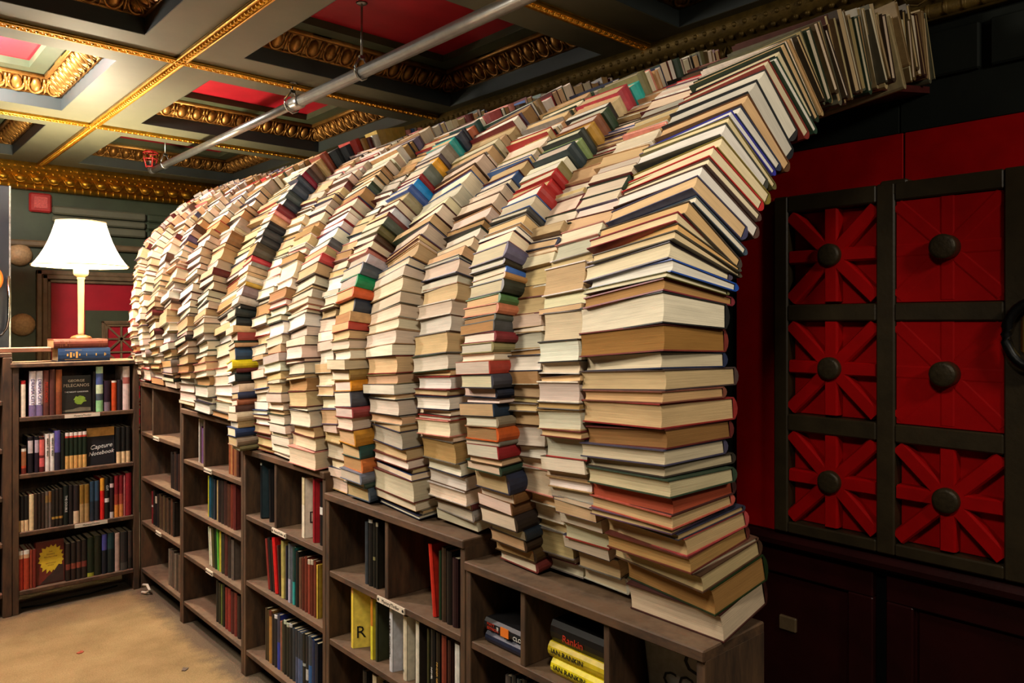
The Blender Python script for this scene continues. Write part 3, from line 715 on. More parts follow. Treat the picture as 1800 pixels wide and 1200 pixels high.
# ---------------------------------------------------------------- the stepped row of bookcases (fronts face -x at x = 1.40) and their books
XF,XBk=1.40,1.64; TB=.022
UN=['nearest low bookcase','second nearest bookcase','middle stepped bookcase','fourth nearest bookcase','far stepped bookcase']
UL=['low dark wooden bookcase with three short upright dividers at the mouth of the book vault','second low wooden bookcase from the near end with a white shelf label','middle wooden bookcase of the stepped row holding leaning books','fourth wooden bookcase from the near end with one divided top row','tallest and farthest wooden bookcase of the stepped row with an empty divided top row']
UB=[[.895,.665,.41,.15],[.955,.665,.41,.15],[1.03,.73,.434,.12],[1.14,.872,.617,.376,.12],[1.24,.94,.67,.405,.12]]
UD=[[1.525,1.225],[2.205],[3.065],[3.885],[4.70]]
ULAB=[[],[(1,2.17,.165)],[(1,3.02,.13)],[(1,3.82,.10),(3,3.80,.09)],[(1,4.62,.10),(3,4.58,.09)]]
CASES=[]
for i,((a,c,_),bs) in enumerate(zip(UNITS,UB)):
    a+=.0015; c-=.0015; top=bs[0]
    t=thing('bookcase',UL[i],'bookcase',(1.52,(a+c)/2,0),'stepped bookcases under the book vault'); CASES.append(t)
    for y0 in (a,c-.024):
        m=MB(); m.box(XF,XBk,y0,y0+.024,0,top-TB,.002); m.build('side_panel',SHELFV,t)
    for k,z in enumerate(bs):
        m=MB()
        if k==0: m.box(XF-.008,XBk,a,c,z-TB-.004,z,.003)
        else: m.box(XF+.002,XBk-.01,a+.024,c-.024,z-TB,z,.002)
        m.build('shelf_board',SHELF,t)
    m=MB(); m.box(XBk-.01,XBk,a+.024,c-.024,.08,top-TB-.004); m.build('back_panel',SHELFV,t)
    for y in UD[i]:
        m=MB(); m.box(XF+.004,XBk-.01,y-.010,y+.010,bs[1],top-TB-.004,.002); m.build('divider',SHELFV,t)
    for r,y,l in ULAB[i]:
        m=MB(); m.box(XF-.003,XF+.002,y-l/2,y+l/2,bs[r]-.021,bs[r]-.001); lb=m.build('shelf_label',LABELP,t)
        text('Mystery/Thriller',.0135*min(1.2,l/.13),frame((XF-.0031,y,bs[r]-.011),(0,-1,0),(0,0,1),(-1,0,0)),INK,lb,'label_lettering')
        for s in (-1,1):
            m=MB(); m.lathe([(.005,0),(.005,.001)],8,0,frame((XF-.003,y+s*(l/2-.008),bs[r]-.011),(0,1,0),(0,0,1),(-1,0,0))); m.build('label_mark',INK,lb)
def bands(s): return [(float(q.split(':')[1]) if ':' in q else 1.,lin(hx(q.split(':')[0]))) for q in s.split('/')]
ROWW=['top','second','third','fourth']
COUNT={}
def standing(case,row,M,t,h,d,bs,board=None,pg='d8c8a4',hard=True,words=None,texts=(),cover_tx=()):
    b=bands(bs); C,P=shelf_book_geo(t,h,d,b,lin(hx(board)) if board else max(b,key=lambda q:q[0])[1],lin(hx(pg)),hard)
    key=(case,row); COUNT[key]=COUNT.get(key,0)+1
    main=max(bs.split('/'),key=lambda q: float(q.split(':')[1]) if ':' in q else 1.)[:6]
    w=words or (cname(hx(main))+' spined book')
    lab='%s, %s from left, %s row, %s'%(w,nth(COUNT[key]),ROWW[row],case)
    r=add_book('shelved_book',lab,'book',M,C,P,'books shelved in '+case)
    for body,size,v,uo,mat,sx in texts:
        text(body,size,M@frame((uo,v,min(.2*t,.006)+.0006),(0,-1,0),(1,0,0),(0,0,1)),mat,r,'spine_lettering','CENTER',sx)
    for body,size,v,dz,mat in cover_tx:
        text(body,size,M@frame((t/2+.0006,v,-dz),(0,0,-1),(0,1,0),(1,0,0)),mat,r,'cover_lettering')
    return r
def row(ui,r,yf,specs,inset=.03,gap=.0015):
    z=UB[ui][r+1]; y=yf
    for sp in specs:
        t,h,bs=sp[0]/1000,sp[1]/1000,sp[2]; o=sp[3] if len(sp)>3 else {}
        if 'y' in o: y=o['y']
        al=math.radians(o.get('yaw',0)); d=o.get('d',.115 if h<.185 else .15); ins=o.get('in',inset)
        foot=t*math.cos(al)+(.0 if al<.02 else d*math.sin(al)*.2)
        yc=y-foot/2; le=math.radians(o.get('lean',0))
        zz=z+.0005+abs(math.sin(le))*t/2
        u=(-math.sin(al),-math.cos(al),0); w=(-math.cos(al),math.sin(al),0)
        M=frame((XF+ins,yc,zz),u,(0,0,1),w)@Matrix.Rotation(-le,4,'Z')
        standing(UN[ui],r,M,t,h,d,bs,o.get('board'),o.get('pg','d8c8a4'),o.get('hard',True),o.get('w'),o.get('tx',()),o.get('ct',()))
        y-=foot+o.get('gap',gap)
# fifth (far) case
row(4,1,4.46,[(26,200,'2c2420'),(22,190,'221d1c'),(30,210,'3c2c24'),(24,200,'1c1a1c'),(28,205,'3a2620'),(22,190,'4a3428'),(26,200,'2a2428')],gap=.004)
row(4,2,4.80,[(24,190,'6e1e22:.5/c8a8a0:.06/6e1e22:.4'),(30,205,'1e1a18'),(26,170,'15151a:.7/b8a890:.2'),(40,190,'241e1c'),(26,200,'4a3a28'),(24,190,'3c2c22'),(26,200,'57452e'),(28,195,'332a20'),(26,200,'4c3c2c'),(30,190,'2c241c'),(26,205,'5a3c2c'),(24,190,'2c2620')],gap=.006)
row(4,3,4.50,[(26,200,'77685a'),(22,200,'6a5c50'),(26,205,'574a40'),(26,195,'7a6c5c'),(24,200,'4c4036'),(26,205,'6c5a4a'),(24,200,'3c3028')],gap=.008)
# fourth case
row(3,0,4.03,[(10,225,'e8e0d0',{'gap':.022}),(16,190,'4c2c44'),(14,180,'7c5c88'),(16,185,'3c3850')])
row(3,0,3.63,[(22,190,'8a4c30'),(20,180,'b07848'),(18,175,'6c3422'),(26,190,'8c5a38'),(24,185,'4c2c20')])
row(3,1,3.90,[(10,205,'c8c020'),(26,205,'1c4c60'),(22,215,'16343c'),(22,200,'28303a',{'gap':.02}),(14,200,'b09868'),(30,205,'241c1c'),(30,210,'2c2420'),(36,215,'3a2420'),(34,205,'4c2c20'),(26,210,'6c2c20'),(30,215,'5c2420')],gap=.006)
row(3,2,3.88,[(14,190,'c8d0b0',{'lean':-6}),(14,185,'e0d8c0',{'lean':-6}),(24,195,'4c4a28',{'lean':-5}),(26,200,'16301c'),(18,205,'58a838',{'lean':-4}),(20,200,'c0b840'),(34,195,'343428'),(34,205,'4c2420'),(34,200,'2c2422'),(30,190,'5c5048')],gap=.007)
row(3,3,3.79,[(24,205,'1c1c1a'),(20,200,'2c2c20'),(16,200,'58642c'),(20,205,'1a2018',{'gap':.012}),(26,200,'7c2422'),(30,205,'8c2c28'),(30,200,'4c1c1c'),(30,205,'6c2824'),(30,200,'241a1a')],gap=.008)
# middle case
row(2,0,3.285,[(40,255,'10161a:.9/c8d0c8:.04/10161a:.06',{'lean':-6,'yaw':24,'d':.17,'board':'16282e','gap':.05,'w':'large black book with teal edged cover, leaning'}),(24,225,'141214',{'lean':-5,'yaw':14})])
row(2,0,2.885,[(42,240,'e2d6bc:.55/c8b890:.35/d8c8a0:.1',{'yaw':17,'board':'e4dac4','w':'tall cream book with a dark bracket mark','ct':[('[',.05,.085,.026,INK)]}),(36,252,'8c1420',{'yaw':26,'board':'96121c','w':'tall black and blood red book','y':2.79}),(34,245,'141214:.5/d8d4cc:.12/141214:.4',{'y':2.725,'yaw':6}),(30,240,'181414')],gap=.006)
row(2,1,3.19,[(18,215,'7c2a24',{'lean':-9}),(22,225,'1c1818',{'lean':-8}),(14,220,'2c201c',{'lean':-8}),(26,235,'c81c1c',{'lean':-8,'gap':.012,'w':'bright red leaning book'}),(12,210,'3c2422',{'lean':-6,'gap':.004}),(34,240,'c8b868:.35/a89c58:.65',{'yaw':12,'lean':-2,'board':'b8aa60'}),(12,225,'2c2c38'),(34,245,'a8a4b8:.4/5c6468:.6',{'yaw':16,'board':'888a98','w':'grey and lilac book'}),(22,235,'2c9c98:.4/24403c:.6',{'yaw':8,'board':'28807c','w':'teal book'}),(26,225,'141616'),(18,205,'6a4a38'),(20,210,'58261c'),(22,220,'6c2c20'),(20,215,'8c3c2c:.9/c8b8a0:.08'),(20,220,'5c2418:.9/c0b098:.08'),(18,220,'6c3022'),(12,210,'c8a840')],gap=.005)
row(2,2,3.22,[(20,225,'3c3020'),(14,220,'4c3a22'),(24,225,'a8783c:.9/5c2c20:.1'),(22,215,'201c20'),(26,220,'1c1e26:.9/c8c8c8:.05'),(24,230,'2c3c9c:.5/3a3c50:.5'),(16,210,'8c5c48'),(12,215,'3c3c2c'),(24,225,'161a16:.9/b0b8a0:.06'),(22,220,'1c201c:.9/a8b098:.06'),(26,225,'181c20:.9/b0b0b0:.05'),(24,215,'2c343c'),(20,215,'46506c:.5/2c3038:.5'),(18,215,'586890:.5/343a44:.5'),(18,215,'4a6088:.5/30363e:.5'),(24,220,'141818:.4/9aa0a0:.05/141818:.5'),(20,220,'20242a:.2/c0c0c0:.2/20242a:.6'),(26,225,'2a5c98:.5/3c4450:.5'),(24,220,'1c2a4c'),(22,215,'182030')],gap=.003)
# second case
row(1,0,2.385,[(20,220,'343a40'),(26,235,'161616:.94/c0c0b8:.05'),(14,228,'1c1c18:.4/8c8458:.05/1c1c18:.5'),(14,232,'201f1a:.92/b0a890:.06')],gap=.004)
row(1,0,1.975,[(20,225,'c02a1c',{'lean':-7,'gap':.012,'w':'red leaning book','yaw':3}),(12,215,'16301c'),(22,230,'3c2c20'),(26,225,'1c1614'),(30,210,'2a1418')],gap=.003)
row(1,1,2.49,[(30,222,'e8cc48:.9/d89c50:.1',{'yaw':26,'d':.14,'board':'f0d85c','gap':.045,'w':'thick yellow book','ct':[('R',.062,.055,.028,INK)]}),(24,214,'e0d438:.55/c07820:.45',{'yaw':20,'y':2.355,'board':'dcc838','gap':.008,'w':'yellow and burnt orange book'}),(12,205,'3c4028',{'gap':.018}),(28,216,'cfd0d4',{'yaw':17,'y':2.232,'board':'c8ccd8','w':'white book with spaced capitals on its spine','tx':[('STEPS DOWN',.017,.115,0,INK,1.25)]}),(30,212,'d6cbb0',{'yaw':16,'y':2.148,'board':'dcd4bc','w':'cream book','tx':[('|||',.012,.03,0,INK,1)]}),(26,216,'d8d2bf',{'yaw':15,'y':2.075,'board':'2c2420','w':'off white book with small dark spine lettering'}),(12,208,'38381e',{'y':2.005,'gap':.006}),(26,214,'141518',{'yaw':4,'w':'black book','tx':[('NOVEL',.012,.075,0,INKW,1)]}),(22,212,'241c14',{'yaw':4,'tx':[('FINDER GEM',.0125,.08,0,INKG,1.1)],'w':'dark brown book with gold spine capitals'}),(30,214,'7a3022',{'yaw':10,'board':'3c1c14'}),(16,206,'3c1c18',{'gap':.010}),(34,208,'d0cfc8',{'yaw':16,'y':1.868,'board':'d4d2cc','w':'white book'})])
row(1,2,2.40,[(26,200,'201c1a'),(40,210,'b8a888',{'yaw':14}),(24,205,'1c1c1c'),(30,200,'3c3428'),(24,205,'2c2420'),(28,200,'4c4030')],gap=.03)
# nearest case: upright books of the second row
row(0,1,1.625,[(22,190,'4c4440'),(18,200,'2c2c2c'),(18,195,'383c3c'),(20,205,'242424'),(18,200,'3a4048'),(20,200,'1c2430'),(18,195,'30343c'),(22,205,'1c1c1c'),(14,195,'b8a068',{'gap':.006}),(22,205,'2c2420'),(22,200,'2c3440'),(20,205,'181818'),(22,200,'3c3028')],gap=.004)
# lying books in the top row of the nearest case
def lying(label,y_near,L,z,t,D,col,edge_tx=(),x=XF+.035,pg='d8c8a4',name='shelved_book',yaw=0):
    c=lin(hx(col)); M=frame((x,y_near,z+t/2),(0,1,0),(-1,0,0),(0,0,1))@Matrix.Rotation(math.radians(yaw),4,'Z')
    C,P=book_geo('front',L,D,t,t,lin(hx(pg)),c,c,True)
    r=add_book(name,label,'book',M,C,P,'books lying in the nearest low bookcase')
    for body,size,y,dz,mat,sx in edge_tx:
        text(body,size,M@frame((y-y_near,min(.32*t,.010)+.0006,dz),(-1,0,0),(0,0,1),(0,1,0)),mat,r,'spine_lettering','LEFT',sx)
    return r
lying('dark blue book lying under another in the nearest low bookcase, by its far side',1.545,.165,.666,.034,.13,'1c2238')
k=lying('black book with orange spine lettering lying on a dark blue book',1.54,.175,.7005,.037,.13,'141314',[('MATT\nBEYNON',.0115,1.70,.0,INKR,1.1),('CLO',.016,1.588,-.004,INKW,1.1),('III',.017,1.658,0,INKW,.7)])
m=MB(); m.add([(XF+.0235,1.606,.707),(XF+.0235,1.640,.707),(XF+.0235,1.640,.732),(XF+.0235,1.606,.732),(XF+.026,1.606,.707),(XF+.026,1.640,.707),(XF+.026,1.640,.732),(XF+.026,1.606,.732)],[(0,1,2,3),(4,7,6,5),(0,4,5,1),(1,5,6,2),(2,6,7,3),(3,7,4,0)]); m.build('spine_picture',ORANGE,k)
lying('bright yellow book at the bottom of three in the nearest low bookcase',1.238,.205,.666,.040,.13,'e4d21c',[('IAN RANKIN',.0195,1.432,0,INK,1.05)],yaw=-1)
lying('duller yellow book in the middle of three in the nearest low bookcase',1.240,.215,.7065,.040,.135,'c8b020',[('IAN RANKIN',.0195,1.443,0,INK,1.05)],x=XF+.04)
lying('thick black book lying on top of two yellow books',1.24,.21,.747,.058,.135,'0c0a09',[('Rankin',.026,1.405,-.008,INKR,1.05)],x=XF+.045)
M=frame((1.535,1.185,.667),(-1,0,0),(0,0,1),(0,1,0))@Matrix.Rotation(math.radians(-9),4,'Z')@Matrix.Rotation(math.radians(8),4,'Y')
c=lin(hx('8c8c84')); C,P=shelf_book_geo(.026,.19,.20,[(1,c)],c,lin(hx('d8c8a4')))
k=add_book('shelved_book','grey book with large dark round letters leaning inside the near compartment','book',M,C,P)
F=M@frame((.0136,0,0),(0,0,-1),(0,1,0),(1,0,0))
text('O',.085,F@Matrix.Translation((.135,.125,0)),INK,k,'cover_lettering'); text('CO',.06,F@Matrix.Translation((.085,.065,0)),INK,k,'cover_lettering')
# ---------------------------------------------------------------- bookcase under the lamp (front faces -y at y = 4.90)
YF=4.90; BX0,BX1=.745,1.388; BBZ=[1.372,1.075,.762,.445,.125]
t=thing('bookcase','tall wooden bookcase of four book rows standing under the table lamp','bookcase',((BX0+BX1)/2,5.02,0))
for x in (BX0,BX1-.03):
    m=MB(); m.box(x,x+.03,YF,5.15,0,1.35,.002); m.build('side_panel',SHELFV,t)
for k,z in enumerate(BBZ):
    m=MB(); m.box(BX0+(.03 if k else -.012),BX1-(.03 if k else -.004),YF+(.004 if k else -.012),5.16,z-.024,z,.003); m.build('shelf_board',SHELF,t)
m=MB(); m.box(BX0+.03,BX1-.03,5.14,5.15,.08,1.345); m.build('back_panel',SHELFV,t)
for k,x,l in ((1,1.085,.18),(3,1.13,.17)):
    m=MB(); m.box(x-l/2,x+l/2,YF-.001,YF+.004,BBZ[k]-.022,BBZ[k]-.002); lb=m.build('shelf_label',LABELP,t)
    text('Mystery/Thriller',.0135,frame((x,YF-.0011,BBZ[k]-.012),(1,0,0),(0,0,1),(0,-1,0)),INK,lb,'label_lettering')
BC='bookcase under the lamp'
def brow(r,specs):
    z=BBZ[r+1]+.0005
    for sp in specs:
        p0,p1,h,bs=sp[:4]; o=sp[4] if len(sp)>4 else {}
        x0,x1=o.get('x0',p0),p1; tt=x1-x0-.0008; hh=h/1000
        M=frame(((x0+x1)/2,YF+o.get('in',.02),z),(1,0,0),(0,0,1),(0,-1,0))
        standing(BC,r,M,tt,hh,o.get('d',.12 if hh<.2 else .16),bs,o.get('board'),'d8c8a4',o.get('hard',True),o.get('w'),o.get('tx',()))
def face_out(x,r,w,h,t,col,label,tilt=4):
    M=frame((x,YF+.05,BBZ[r+1]+.002),(0,-1,0),(0,0,1),(-1,0,0))@Matrix.Rotation(math.radians(tilt),4,'Z')
    c=lin(hx(col)); C,P=shelf_book_geo(t,h,w,[(1,c)],c,lin(hx('d8c8a4')),True)
    COUNT[(BC,r)]=COUNT.get((BC,r),0)+1
    b=add_book('shelved_book',label,'book',M,C,P,'books shelved in '+BC)
    F=M@frame((t/2+.0006,0,0),(0,0,-1),(0,1,0),(1,0,0))
    return b,F
B1a=[(0.7637,0.7796,175,'1c1816',{}),
(0.7849,0.8089,200,'e8d8c0:.9/a02020:.1',{'board': '1c5c44', 'w': 'white spined book with green cover'}),
(0.825,0.8575,250,'7c6c94:.25/e2dce4:.75',{'board': '6c3c54', 'tx':[('DRAMA CITY',0.024,0.135,0,INKP,1.0)]}),
(0.8588,0.8903,250,'7c6c94:.25/e2dce4:.75',{'board': 'b8a8c0', 'tx':[('DRAMA CITY',0.024,0.135,0,INKP,1.0)]}),
(0.893,0.9207,252,'5c342c:.2/6a3a30:.8',{'tx':[('PELECANOS',0.021,0.13,0,INKR,1.0)]}),
(0.9234,0.9513,256,'54302a',{}),
(0.9541,0.9851,254,'7a4026:.5/90502c:.5',{})]
B1b=[(1.1431,1.1565,235,'1a1512',{}),
(1.158,1.1955,262,'8cc88c:.25/445058:.15/c8d8b0:.2/4c5c90:.25/b0d8b8:.15',{'board': '2c4030', 'w': 'green, blue and white patterned book'}),
(1.2015,1.2349,178,'7c6c78:.3/2c1a28:.7',{}),
(1.241,1.2687,176,'c04820:.9/d8d0c0:.06',{}),
(1.2717,1.2965,180,'2a2026',{}),
(1.3012,1.3403,258,'d8c0b8:.6/a85c54:.15/d8c8c0:.25',{'w': 'pinkish white tall book'})]
B2a=[(0.7663,0.7769,150,'1a1614',{}),
(0.7876,0.8116,155,'6c2c24:.2/c84c2c:.08/a06440:.5/d8d0c0:.1/1c1816:.1',{'board': '1c1614'}),
(0.8196,0.8439,200,'221c22:.55/c8c0c0:.35/1c1a1c:.1',{'w': 'black book, spine half white'}),
(0.8521,0.8725,200,'2a1f2a:.55/b8a8b4:.35/1c1a1c:.1',{'w': 'purple black book, spine half pale'}),
(0.8738,0.8985,195,'5c2020:.15/d86060:.25/6c2828:.08/e06a62:.45/3c2420:.08',{}),
(0.9027,0.9234,208,'e4dcd4',{'tx':[('WHAT IT WAS',0.014,0.135,0,INK,1.1)]}),
(0.9262,0.9471,208,'e6e0d8',{'tx':[('WHAT IT WAS',0.014,0.135,0,INK,1.1)]}),
(0.9485,0.9766,222,'2c2838:.45/5c549c:.55',{}),
(0.9794,0.9979,205,'1c2018',{}),
(1.0007,1.0215,205,'d8a860:.36/1e2a1c:.5/d85040:.05/e8d8cc:.09',{'board': '1a2016', 'w': 'slim green book with orange foot'}),
(1.0227,1.0436,205,'d8a860:.36/1e2a1c:.5/d85040:.05/e8d8cc:.09',{'board': '1a2016', 'w': 'slim green book with orange foot'}),
(1.0448,1.0659,205,'d8a860:.36/1e2a1c:.5/d85040:.05/e8d8cc:.09',{'board': '1a2016', 'w': 'slim green book with orange foot'}),
(1.0671,1.0883,205,'d8a860:.36/1e2a1c:.5/d85040:.05/e8d8cc:.09',{'board': '1a2016', 'w': 'slim green book with orange foot'}),
(1.0895,1.1109,205,'d8a860:.36/1e2a1c:.5/d85040:.05/e8d8cc:.09',{'board': '1a2016', 'w': 'slim green book with orange foot'})]
B2b=[(1.2671,1.2934,212,'e8c898:.32/1a1a18:.68',{'w': 'black book with a cream foot'}),
(1.295,1.3184,212,'e8c898:.32/1a1a18:.68',{'w': 'black book with a cream foot'}),
(1.3199,1.3435,212,'e8c898:.32/1e1c18:.68',{'w': 'black book with a cream foot'})]
B3=[(0.7663,0.7822,195,'e0b878:.32/1c1a18:.68',{'w': 'black book with a cream foot'}),
(0.7836,0.8022,195,'e8c898:.32/1c1a18:.68',{'w': 'black book with a cream foot'}),
(0.8036,0.8223,195,'e8c898:.32/1c1a18:.68',{'w': 'black book with a cream foot'}),
(0.825,0.848,198,'e8d0a0',{'board': '8c2c2c', 'w': 'cream spined slim book'}),
(0.8493,0.867,198,'34261e',{}),
(0.8684,0.8834,198,'2c221c',{}),
(0.8848,0.9013,200,'382a22',{}),
(0.9027,0.9179,202,'5c5046:.7/8c6c3c:.2/6c5c50:.1',{}),
(0.9193,0.9332,202,'6c6058:.7/8c6438:.3',{}),
(0.9346,0.9513,208,'2a231d:.2/b0883c:.06/2a231d:.7',{}),
(0.9527,0.9696,210,'241f1b:.2/b0883c:.06/2a231d:.7',{}),
(0.971,0.9893,210,'2a231d:.2/b0883c:.06/2a231d:.7',{}),
(0.9922,1.0164,222,'1a201c',{'tx':[('THE DOUBLE',0.016,0.12,0,INKW,1.0)]}),
(1.0192,1.0393,222,'26201f',{}),
(1.0422,1.0711,218,'dcc4a0:.33/2c2424:.67',{}),
(1.074,1.0974,215,'b09060:.5/8c6a2c:.5',{}),
(1.0988,1.1238,215,'a88858:.5/84642a:.5',{}),
(1.1268,1.1505,228,'24303c:.5/2c4458:.5',{}),
(1.152,1.1759,228,'2a2c34:.5/344c64:.5',{}),
(1.1804,1.203,240,'d82420:.7/f0a838:.3',{'w': 'red book with an orange top'}),
(1.2045,1.2288,240,'1a1a18:.4/d8d0cc:.1/1a1a18:.5',{'tx':[('CUT',0.016,0.18,0,INKW,1.0)]}),
(1.2319,1.2533,238,'c8c0bc:.15/2a1a20:.6/e0c0c0:.1/1c1616:.15',{}),
(1.2564,1.281,245,'d88a3c:.3/a03c2c:.25/7c1c24:.45',{}),
(1.2826,1.3059,245,'d88a48:.3/a84838:.25/7c1c24:.45',{}),
(1.3074,1.3152,240,'c87878',{}),
(1.3168,1.3498,252,'8c1c28',{})]
B4a=[(0.7716,0.7969,215,'a83424:.8/d8a880:.1/e8e0d4:.1',{'w': 'rust red book with pale tag'}),
(0.7995,0.8264,215,'b04028:.8/d8a880:.1/e8e0d4:.1',{'w': 'rust red book with pale tag'}),
(0.8291,0.8412,212,'98402c',{}),
(0.8426,0.8588,212,'7c2c24',{})]
B4b=[(1.0035,1.0278,212,'241c1a:.3/7c3c30:.15/28201c:.55',{}),
(1.0307,1.0552,214,'2a1e1c:.3/8c4434:.15/28201c:.55',{}),
(1.0581,1.0828,216,'28201e:.3/8c4434:.15/2a2220:.55',{}),
(1.0842,1.1106,218,'2a201e:.3/7c3830:.15/241e1c:.55',{}),
(1.1135,1.1476,225,'a8a838:.1/1e2a1c:.9',{'board': '1a2418'}),
(1.1505,1.1864,228,'1e2418',{'board': '8c8c38'}),
(1.1894,1.2167,230,'181c28:.6/4c4c98:.4',{}),
(1.2197,1.2548,232,'162426:.6/1c3c40:.4',{}),
(1.2594,1.2857,225,'b89c90',{}),
(1.2888,1.3278,225,'4c4844:.2/2c2a2a:.8',{}),
(1.3309,1.3545,222,'26221f:.3/3c302c:.7',{})]
B1F=(0.9879,0.1507)
B2F=(1.1165,0.146)
B4F=(0.8616,0.1391)

brow(0,B1a)
b,F=face_out(B1F[0],0,B1F[1],.212,.028,'15140f','black face out book with green tree cover on the top row under the lamp')
w=B1F[1]
text('GEORGE',.020,F@Matrix.Translation((w/2,.182,0)),LABELP,b,'cover_lettering',sx=1.1); text('PELECANOS',.0245,F@Matrix.Translation((w/2,.155,0)),LABELP,b,'cover_lettering',sx=1.0)
text('THE NIGHT GARDENER',.0105,F@Matrix.Translation((w/2,.118,0)),INKW,b,'cover_lettering',sx=1.1)
LEAFG=paint('printed_leaf_green',(112,140,40),.6,.35,40,0); PRG=paint('printed_grey_ground',(96,92,74),.6,.3,30,0)
m=MB(); RR=random.Random(3)
pts=[(w*.62+.034*math.cos(a)*RR.uniform(.6,1.15),.073+.026*math.sin(a)*RR.uniform(.6,1.15)) for a in [2*math.pi*q/22 for q in range(22)]]
m.prism(pts,0,.0006,'z',0,F); m.build('cover_picture',LEAFG,b)
m=MB(); m.prism([(.004,.006),(w-.004,.006),(w-.004,.026),(w*.6,.030),(w*.35,.02),(.004,.016)],0,.0004,'z',0,F); m.build('cover_picture',PRG,b)
brow(0,B1b)
brow(1,B2a)
b,F=face_out(B2F[0],1,B2F[1],.215,.028,'1e1e22','dark face out book with gold top band and white script on the second row'); w=B2F[1]
GB=paint('printed_gold_band',(190,140,70),.4,.3,30,0)
m=MB(); m.prism([(0,.165),(w,.165),(w,.215),(0,.215)],0,.0006,'z',0,F); m.build('cover_picture',GB,b)
text('Capture',.036,F@Matrix.Translation((w/2,.105,0))@Matrix.Rotation(.09,4,'Z'),INKW,b,'cover_lettering',shear=.35); text('Notebook',.032,F@Matrix.Translation((w/2,.068,0))@Matrix.Rotation(.09,4,'Z'),INKW,b,'cover_lettering',shear=.35)
brow(1,B2b); brow(2,B3)
brow(3,B4a)
b,F=face_out(B4F[0],3,B4F[1],.235,.03,'6c2a22','face out book with a jagged yellow burst cover on the bottom row'); w=B4F[1]
YB_=paint('printed_burst_yellow',(220,186,48),.5,.12,20,0); DK=paint('printed_dark_rock',(58,40,34),.6,.3,30,0)
m=MB(); pts=[]
for q in range(36):
    a=2*math.pi*q/36; rr=(1.0 if q%2 else .80)*RR.uniform(.9,1.05); pts.append((max(.002,min(w-.002,w*.54+w*.49*rr*math.cos(a))),max(.05,min(.214,.135+.082*rr*math.sin(a)))))
m.prism(pts,0,.0005,'z',0,F); m.build('cover_picture',YB_,b)
m=MB(); m.prism([(.02,.004),(w-.004,.004),(w-.004,.09),(w*.8,.1),(w*.6,.06),(w*.4,.04)],0,.0008,'z',0,F); m.build('cover_picture',DK,b)
for q,(tx,zz) in enumerate((('THE',.176),('POSSIBLE',.161),('RED MACHINE',.147),('ANTHONY',.112),('STORY',.1))): text(tx,.010,F@Matrix.Translation((w*.52,zz,.0006)),INKB,b,'cover_lettering')
brow(3,B4b)

# ---------------------------------------------------------------- on and around the lamp bookcase
def flat_book(label,x_right,y,z,L,D,t,col,pg='c8a878',yaw=0):
    c=lin(hx(col)); M=frame((x_right,y,z+t/2),(-1,0,0),(0,-1,0),(0,0,1))@Matrix.Rotation(math.radians(yaw),4,'Z')
    C,P=book_geo('front',L,D,t,t,lin(hx(pg)),c,c,True)
    return add_book('hardback_book',label,'book',M,C,P,'books lying under the table lamp'),M
b,M=flat_book('thick dark blue cloth book lying on top of the lamp bookcase',1.236,4.935,1.3725,.268,.17,.075,'1c3c62')
m=MB()
for x,h,w in ((.205,.030,.010),(.19,.018,.006),(.222,.014,.008),(.175,.036,.010),(.16,.012,.006),(.125,.016,.003),(.075,.014,.006),(.03,.018,.005),(.024,.010,.003)): m.box(x-w/2,x+w/2,.0104,.0112,-h/2,h/2)
for z in (-.027,.027): m.box(.15,.235,.0100,.0108,z-.0008,z+.0008)
put('gilt_ornament',m.mesh('gilt_ornament',INKG),b,M)
b,M=flat_book('maroon leather book lying on the thick dark blue book',1.225,4.945,1.4485,.278,.165,.050,'6a3428',yaw=1.5)
m=MB()
for x in (.03,.045,.20,.235,.245): m.box(x-.001,x+.001,.0098,.0108,-.019,.019)
m.box(.212,.222,.0098,.0108,-.012,.012)
put('gilt_ornament',m.mesh('gilt_ornament',INKB),b,M)
# table lamp
LX,LY=1.115,5.075
t=thing('table_lamp','lit table lamp with a wide white bell shade and slim cream pole','lamp',(LX,LY,1.3725))
Tm=Matrix.Translation((LX,LY,1.3725))
m=MB(); m.lathe([(.075,0),(.078,.012),(.070,.022),(.05,.03),(.048,.10),(.055,.115),(.058,.13),(.05,.14),(.022,.15)],24,0,Tm); m.build('base',paint('lamp_bronze',(120,80,48),.4,.15,20,.03),t,True)
m=MB(); m.lathe([(.014,.148),(.0165,.16),(.0165,.30),(.0175,.42),(.018,.475),(.022,.482),(.022,.488)],18,0,Tm); m.build('pole',CREAM,t,True)
m=MB(); m.lathe([(.012,.486),(.035,.50),(.040,.512),(.040,.565),(.030,.575)],20,0,Tm); m.build('socket',CREAM,t,True)
m=MB(); m.ball((LX,LY,1.3725+.585),(.018,.018,.024),12,8)
bm=bpy.data.materials.new('lamp_bulb_glass'); bm.use_nodes=True; q=bm.node_tree.nodes['Principled BSDF']; q.inputs['Emission Color'].default_value=(1,.8,.5,1); q.inputs['Emission Strength'].default_value=12
m.build('light_bulb',bm,t,True)
def shade_ring(z,r):
    out=[]; n=48
    for k in range(n):
        a=2*math.pi*k/n+.18; s=math.pi/4   # eight gently bowed panels
        c=((a-.18)%s)-s/2; rr=r*math.cos(s/2)/math.cos(c); rr=rr*.75+r*.25*math.cos(c*.8)
        out.append((LX+rr*math.cos(a),LY+rr*math.sin(a),1.3725+z))
    return out
prof_s=[(.555,.268),(.575,.250),(.61,.225),(.655,.199),(.70,.178),(.745,.161),(.785,.148),(.815,.139)]
m=MB()
for th in (0,-.003):
    rings=[shade_ring(z,r+th) for z,r in prof_s]; vs=[p for r_ in rings for p in r_]; fs=[]
    for i in range(len(rings)-1):
        for k in range(48): fs.append((i*48+k,i*48+(k+1)%48,(i+1)*48+(k+1)%48,(i+1)*48+k))
    m.add(vs,fs)
